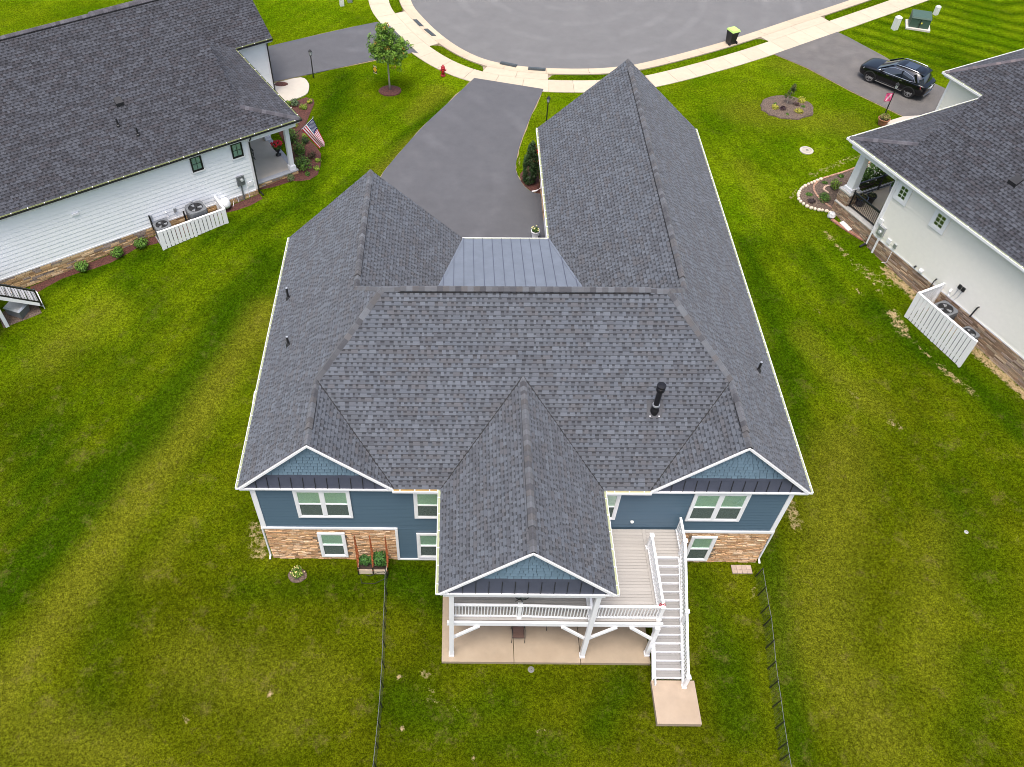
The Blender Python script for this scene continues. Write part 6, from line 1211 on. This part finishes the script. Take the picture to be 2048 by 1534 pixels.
for i, (x, y, r_, h, pal, lab) in enumerate(((-9.4, 25.45, .62, .85, GREEN, 'large round green shrub at the porch corner of the white house'), (-9.95, 26.95, .52, .9, GREEN, 'green shrub behind the porch column of the white house'), (-10.5, 28.2, .55, .95, GREEN, 'green shrub below the porch urn'), (-11.1, 29.4, .50, .8, DARKG+GREEN, 'dark shrub tight against the white house porch'),
        (-9.62, 28.1, .30, .5, DARKG, 'small dark shrub under the flag'), (-9.05, 26.5, .30, .45, [(.06, .03, .02), (.05, .06, .02)], 'small bronze-leaved shrub under the flag tip'), (-10.07, 24.28, .30, .38, [(.13, .16, .06), (.10, .13, .05)], 'low grey-green plant beside porch stone base'), (-8.6, 25.3, .22, .25, LIME, 'lime tuft at the mulch edge near the round shrub'), (-8.62, 26.1, .2, .22, LIME, 'lime tuft at the mulch edge under the flag'), (-9.1, 24.75, .2, .2, GREEN, 'tiny green plant in mulch next to the round shrub'),
        (-10.55, 29.9, .24, .3, LIME+YEL, 'yellow grass tuft in narrow part of the mulch bed'), (-10.25, 32.0, .3, .35, LIME, 'yellow-green tuft near the walkway'), (-10.85, 32.45, .36, .45, [(.09, .13, .06), (.07, .11, .05)], 'grey-green mound near the walkway'), (-9.95, 32.7, .25, .3, LIME+YEL, 'yellow tuft at the bed tip by the walkway'), (-11.4, 32.3, .32, .4, LIME+GREEN, 'bright green plant under the porch eave'), (-9.75, 28.75, .22, .28, LIME, 'lime tuft beside the small dark shrub'))):
    bush('garden_shrub', lab, 'shrub', x, y, r_, h, pal, int(1300*r_), .07 if r_ > .3 else .055)
for b_, lab in ((10.8, 'light green shrub by stone base, nearest the back stairs of white house'), (8.8, 'light green shrub by stone base, middle of the three'), (7.35, 'light green shrub by stone base, next to the slat screen')):
    x, y = loc2w('L', -.48, b_); bush('foundation_shrub', lab, 'shrub', x, y, .40, .58, [(.075, .16, .018), (.10, .20, .025), (.055, .12, .014)], 700, .075)
def flag():
    O, rz, sw = house_frame('L'); T = thing('flag', 'american flag with stars and stripes on a staff at the white house porch', 'flag', (O[0], O[1], 0), rz); MB().tube([(.62, -2.68, 4.62), (.60, -3.5, 5.05), (.60, -4.34, 5.52)], .014, 8).build('staff', 'dark_metal', T); MB().lathe([(.01, 0), (.03, .02), (.03, .04), (.01, .06)], (.60, -4.34, 5.52), 10).build('finial', 'chrome', T)
    A, B = Vector((.60, -4.31, 5.49)), Vector((.60, -3.50, 5.03)); D1, D2 = Vector((.45, -4.86, 3.72)), Vector((.55, -4.50, 3.36)); nu, nv = 26, 26; b = MB()
    def P(u, v):   # u along the fly, v along the hoist (0 = tip)
        h = A.lerp(B, v); e = D1.lerp(D2, v); p = h.lerp(e, u); return p+Vector((.10*math.sin(v*7+u*2.2)*u, .04*math.sin(v*6+1)*u, .02*math.sin(v*9)*u))
    Rr, Wh, Bl = (.52, .008, .03), (.80, .80, .82), (.010, .018, .10)
    for i in range(nu):
        for j in range(nv):
            st = j//2; can = i < nu*.42 and st < 7; c = Bl if can else (Rr if st % 2 == 0 else Wh); b.poly([P(i/nu, j/nv), P((i+1)/nu, j/nv), P((i+1)/nu, (j+1)/nv), P(i/nu, (j+1)/nv)], c)
    o = b.build('cloth', 'flag', T); st = MB()
    for r_ in range(9):
        for c_ in range(6 if r_ % 2 == 0 else 5):
            u = (.025+.36*((c_+(.5 if r_ % 2 == 0 else 1.0))/6.)); v = .03+.48*(r_+.5)/9; p0 = P(u, v); du = (P(u+.01, v)-p0).normalized(); dv = (P(u, v+.01)-p0).normalized(); n = du.cross(dv).normalized()
            for sg in (1, -1):
                V = [p0+n*.006*sg+(du*math.cos(k*math.pi/5)+dv*math.sin(k*math.pi/5))*(.030 if k % 2 == 0 else .013) for k in range(10)]; st.poly(V if sg > 0 else V[::-1], (.8, .8, .82))
    st.build('stars', 'flag', o); MB().tube([A+Vector((0, 0, .0)), B], .02, 6).build('hoist_band', 'white', o)
flag()
def urn():
    x, y = loc2w('L', 2.35, -2.45); T = thing('flower_urn', 'black urn of red flowers on the white house porch', 'urn', (x, y, 2.655)); MB().lathe([(.17, 0), (.17, .06), (.07, .10), (.06, .22), (.16, .32), (.22, .48), (.25, .50), (.25, .53), (.18, .53)], (0, 0, 0), 18).build('vessel', 'black_plastic', T, True); rng = random.Random(3); b = MB(); leaves(b, (0, 0, .66), (.32, .32, .2), 420, .07, GREEN, rng); b.build('foliage', 'leaf', T); f = MB()
    for k in range(60): a = rng.uniform(0, 6.28); q = .36*math.sqrt(rng.random()); f.lathe([(.025, 0), (.06, .03), (.035, .06)], (q*math.cos(a), q*math.sin(a), .86-.9*q*q+rng.uniform(-.05, .04)), 6, vary(rng, (.55, .02, .025), .2))
    f.build('blossom', 'leaf', T)
urn()
def rocker():
    x, y = loc2w('L', 3.0, -.75); T = thing('rocking_chair', 'black rocking chair on the white house porch', 'chair', (x, y, 2.66), R(123-90)); b = MB()
    for s in (-.27, .27): b.tube([(s, -.45, .07), (s, -.15, .015), (s, .25, .015), (s, .5, .08)], .018, 6)
    b.build('rocker_runner', 'black_metal', T); b = MB()
    for s in (-.27, .27): b.beam((s, -.25, .03), (s, -.28, .62), .04, .04); b.beam((s, .22, .03), (s, .38, 1.1), .04, .04); b.beam((s, -.34, .63), (s, .28, .60), .08, .025)
    b.build('frame', 'black_metal', T)
    for k in range(5): MB().box(-.25, .25, -.27+k*.1, -.19+k*.1, .40, .42).build('seat_slat', 'black_metal', T)
    for k in range(5): xx = -.2+k*.1; MB().beam((xx, .24, .42), (xx, .37, 1.08), .06, .015, up=(0, 1, 0)).build('back_slat', 'black_metal', T)
rocker()
def left_stairs():
    global SW
    O, rz, sw = house_frame('L'); T = thing('back_stairs', 'grey outdoor stairs with white stringers and black railing behind the white house', 'stairs', (O[0], O[1], 0), rz); z0, b0 = 1.62, 13.38; sl = .80; n = 9; run = .27; rise = run*sl
    for a in (-2.08, -1.0): MB().prism([(a-.025, b0, z0-.02), (a-.025, b0, z0+.22), (a-.025, b0+n*run, z0+.22+n*rise), (a-.025, b0+n*run, z0-.04+n*rise)], (.05, 0, 0)).build('stringer', 'white', T)
    for k in range(n): MB().box(-2.05, -1.03, b0+.02+k*run, b0+.02+k*run+.26, z0+.17+k*rise, z0+.205+k*rise, (.30, .31, .33)).build('tread', 'deck_board', T)
    MB().box(-2.05, -1.03, b0-.02, b0+.015, 1.38, z0+.2).build('riser', 'white', T); g = gz(*loc2w('L', -2.15, 15.4)); MB().box(-2.24, -2.06, 15.3, 15.48, g-.05, 4.0).build('post', 'white', T); MB().box(-3.2, -.05, b0+n*run, 19, z0+n*rise, z0+n*rise+.22).build('landing', 'white', T)
    for a in (-2.08,):
        rail(T, (a, b0+.08, z0+.24), (a, b0+n*run, z0+.24+n*rise), h=.92, m='black_metal', bal=.022, bottom=.08); post(T, a, b0+.06, z0+.1, z0+1.2, wd=.09, m='black_metal')
    x, y = loc2w('L', -1.6, 14.6); B = thing('storage_bin', 'grey plastic storage bin tucked under the back stairs of white house', 'bin', (x, y, gz(x, y)), R(160)); MB().hexa([(-.45, -.32, 0), (.45, -.32, 0), (.45, .32, 0), (-.45, .32, 0), (-.5, -.36, .5), (.5, -.36, .5), (.5, .36, .5), (-.5, .36, .5)]).build('body', 'grey_metal', B); MB().hexa([(-.53, -.39, .5), (.53, -.39, .5), (.53, .39, .5), (-.53, .39, .5), (-.45, -.3, .62), (.45, -.3, .62), (.45, .3, .58), (-.45, .3, .58)]).build('lid', 'galv', B)
left_stairs()
ringb = pathbed('mulch_bed', A_([(-.9, 13.6+i*.5) for i in range(5)]), A_([(-2.3, 13.6+i*.5) for i in range(5)]), 'mulch_brown', 'brown mulch under the back stairs of the white house', .03)
# ------------------------------------------------------------------ cream house garden
OUT = cr([(21.9, 22.0), (21.58, 22.19), (21.18, 22.28), (20.74, 22.47), (20.4, 22.82), (20.23, 23.28), (20.45, 23.9), (20.83, 24.29), (21.46, 24.63), (22.14, 24.98), (23.12, 25.36), (24.14, 25.84), (25.13, 26.37), (25.9, 26.7)], 4)
OUT = [tuple(p) for p in OUT]
bed('mulch_bed', OUT+[(26.6, 26.2), (25.0, 24.4), (23.4, 23.6), (22.4, 22.6)], 'mulch_brown', 'brown mulch flower bed at the cream house porch corner', .05)
def edging():
    rng = random.Random(17); P = np.array(OUT); L = np.concatenate([[0], np.cumsum(np.linalg.norm(np.diff(P, axis=0), axis=1))]); s = .1; first = True
    T = thing('stone_edging', 'row of pale rounded edging stones round the flower bed', 'edging')
    while s < L[-1]*.52:
        x = np.interp(s, L, P[:, 0]); y = np.interp(s, L, P[:, 1]); r_ = rng.uniform(.09, .13); b = MB(); z = gz(x, y); b.lathe([(r_*.8, -.05), (r_, .03), (r_*.85, .09), (r_*.4, .125)], (x, y, z), 8, vary(rng, (.62, .54, .42), .15), sx=rng.uniform(.8, 1.2), sy=rng.uniform(.7, 1.0)); b.build('edging_stone', 'stone', T); s += r_*2.05
    def bricks(pts, nm, lab, wd=.11, ln=.2, c=(.40, .24, .17), h=.07):
        Q = np.array(cr(pts, 5)); Lq = np.concatenate([[0], np.cumsum(np.linalg.norm(np.diff(Q, axis=0), axis=1))]); E = thing(nm, lab, 'edging'); s = 0
        while s < Lq[-1]-.05:
            x = np.interp(s, Lq, Q[:, 0]); y = np.interp(s, Lq, Q[:, 1]); x2 = np.interp(s+.05, Lq, Q[:, 0]); y2 = np.interp(s+.05, Lq, Q[:, 1]); a = math.atan2(y2-y, x2-x); z = gz(x, y); d = Vector((math.cos(a), math.sin(a), 0)); MB().beam(Vector((x, y, z+h/2))-d*ln*.46, Vector((x, y, z+h/2))+d*ln*.46, wd, h, c=vary(rng, c, .2)).build('brick', 'stone', E); s += ln
    bricks([tuple(P[i]) for i in range(len(P)//2, len(P), 4)], 'brick_edging', 'tan brick edging along the lawn side of the flower bed'); bricks([(22.0, 22.41), (21.6, 22.95), (21.36, 23.49), (21.3, 23.96), (21.42, 24.35), (21.76, 24.75)], 'brick_edging', 'curved inner brick edging in the flower bed'); bricks([(22.05, 23.71), (21.88, 23.99), (22.13, 24.26), (22.51, 24.26), (22.8, 24.09)], 'brick_edging', 'small ring of tan bricks round a young plant', ln=.13, c=(.5, .36, .27)); bricks([(21.78, 21.45), (22.09, 21.02), (22.52, 20.48), (23.12, 19.80)], 'brick_edging', 'row of red bricks on edge below the stone porch', wd=.2, ln=.12, c=(.34, .17, .12))
edging()
for (x, y, r_, h, pal, lab) in ((22.4, 24.0, .38, .7, [(.12, .20, .02), (.16, .25, .03)], 'bright green young shrub inside the small brick ring'), (21.68, 23.1, .42, .5, GREEN, 'green perennial inside the curved brick edging'), (20.9, 23.5, .2, .2, GREEN, 'low green seedling near the pale edging stones'), (20.95, 23.02, .26, .2, [(.05, .03, .035), (.06, .05, .04)], 'purple-brown low plant at the tip of the flower bed'), (22.05, 24.5, .18, .18, GREEN, 'tiny green plant between the two brick edgings'), (23.14, 25.05, .2, .2, GREEN, 'tiny green plant along the straight brick edging')):
    bush('garden_plant', lab, 'plant', x, y, r_, h, pal, int(1300*r_), .06)
for i, (x, y) in enumerate(((24.3, 24.5), (25.2, 25.0))): bush('hydrangea_bush', 'white-flowered bush by the porch railing, next to the white column' if i == 0 else 'white-flowered bush by the porch railing, farther from the column', 'bush', x, y, .72, 1.25, GREEN, 1500, .08, flowers=((.78, .78, .66), 70, .05))
RW = lambda a, b: loc2w('R', a, b)
x, y = RW(1.05, -2.95); pot(x, y, 2.63, .34, .52, 'dark blue glazed pot behind the porch railing', 'navy_glaze', [(.03, .05, .02), (.16, .14, .03)], .2, 120); x, y = RW(1.75, -2.9); pot(x, y, 2.63, .28, .45, 'black pot next to the dark blue glazed pot', 'black_plastic', [(.04, .04, .02), (.1, .12, .03)], .2, 120); x, y = RW(3.6, -3.1); pot(x, y, 2.63, .22, .42, 'grey pot of green plants on cream house porch', 'galv', GREEN, .3, 200)
pot(27.36, 30.55, 2.40, .36, .45, 'terracotta pot with dry grass near the pink flag lamp post', 'terracotta', [(.22, .18, .06), (.12, .16, .03)], .3, 300)
def porch_chair():
    x, y = RW(1.6, -1.5); T = thing('porch_chair', 'black metal chair on the cream house porch', 'chair', (x, y, 2.63), R(-65)); b = MB()
    for s in (-.24, .24): b.tube([(s, -.22, 0), (s, -.22, .62), (s, .2, .64), (s, .26, .95)], .014, 6); b.tube([(s, .22, 0), (s, .20, .64)], .014, 6)
    b.tube([(-.24, .26, .95), (-.1, .28, 1.02), (.1, .28, 1.02), (.24, .26, .95)], .014, 6); b.build('frame', 'black_metal', T); MB().box(-.24, .24, -.22, .22, .42, .45).build('seat', 'black_metal', T)
    for k in range(4): MB().beam((-.15+k*.1, .23, .45), (-.15+k*.1, .275, 1.0), .018, .012, up=(0, 1, 0)).build('back_slat', 'black_metal', T)
porch_chair()
def splash():
    x, y = 22.42, 20.90; T = thing('splash_block', 'white splash block lying against the stone porch base', 'splash block', (x, y, gz(x, y)), R(-62)); b = MB(); b.hexa([(-.38, -.16, 0), (.38, -.2, 0), (.38, .2, 0), (-.38, .16, 0), (-.38, -.16, .12), (.38, -.2, .08), (.38, .2, .08), (-.38, .16, .12)]); b.build('block', 'white', T); MB().hexa([(-.30, -.10, .09), (.37, -.14, .06), (.37, .14, .06), (-.30, .10, .09), (-.30, -.10, .122), (.37, -.14, .083), (.37, .14, .083), (-.30, .10, .122)]).build('trough', 'pale_plastic', T)
    x, y = 21.78, 21.75; T = thing('grey_rock', 'pale grey rock at the porch stone corner', 'rock', (x, y, gz(x, y)-.03)); b = MB(); rng = random.Random(5); b.lathe([(.2, 0), (.24, .12), (.18, .28), (.05, .34)], (0, 0, 0), 9, (.5, .5, .5)); b.V = [(v[0]*rng.uniform(.85, 1.15), v[1]*rng.uniform(.85, 1.15), v[2]) for v in b.V]; b.build('rock', 'stone', T)
splash()
sheet('walkway', [(27.2, 30.0), (27.55, 30.75), (29.0, 31.45), (30.2, 31.6), (30.4, 30.6), (28.5, 29.6)], 2.436, 'porch_slab', 'pale walkway at the cream house front', 'walkway', .1)
ring('mulch_bed', 21.72, 32.48, 1.78, 1.45, 'mulch_brown', 'round mulch island bed in the lawn', 12, h=.10); ring('mulch_bed', -4.67, 34.29, .78, .66, 'mulch_red', 'round red mulch ring under the young tree', 13, h=.10, wob=.03)
for (x, y, r_, h, pal, lab) in ((20.82, 32.3, .3, .34, YEL, 'yellow mound at the house side of the island bed'), (22.24, 31.75, .34, .38, YEL, 'largest yellow mound in the island bed'), (22.8, 33.15, .32, .38, YEL, 'yellow mound at the street side of the island bed'), (21.33, 32.15, .3, .3, [(.06, .025, .035), (.045, .03, .03)], 'dark purple plant in the island bed between yellow mounds'), (22.38, 32.7, .26, .28, [(.07, .03, .04), (.08, .06, .03)], 'bronze plant in the island bed'), (22.75, 32.45, .16, .22, GREEN, 'small green plant at the island bed rim'), (21.5, 31.55, .14, .18, GREEN, 'tiny green plant at the island bed edge'), (20.95, 32.8, .14, .2, GREEN, 'tiny green plant beside the yellow mound')):
    bush('island_plant', lab, 'plant', x, y, r_, h, pal, int(1500*r_), .05)
def small_tree():
    rng = random.Random(44); x, y = 21.75, 32.8; T = thing('small_tree', 'small bronze-green upright tree in the island bed', 'tree', (x, y, 2.45)); MB().tube([(0, 0, -.05), (.05, 0, .9), (.15, 0, 1.4)], [.03, .02, .008], 6).build('trunk', 'bark', T); b = MB()
    for k in range(26):
        t = rng.random(); a = rng.uniform(0, 6.28); q = .42*(1-t)**.7*rng.uniform(.4, 1); leaves(b, (q*math.cos(a)+.12*t, q*math.sin(a), .2+1.25*t), (.12, .12, .10), 26, .06, [(.05, .08, .015), (.09, .07, .02), (.04, .06, .012), (.07, .10, .02)], rng)
    b.build('crown', 'leaf', T)
small_tree()
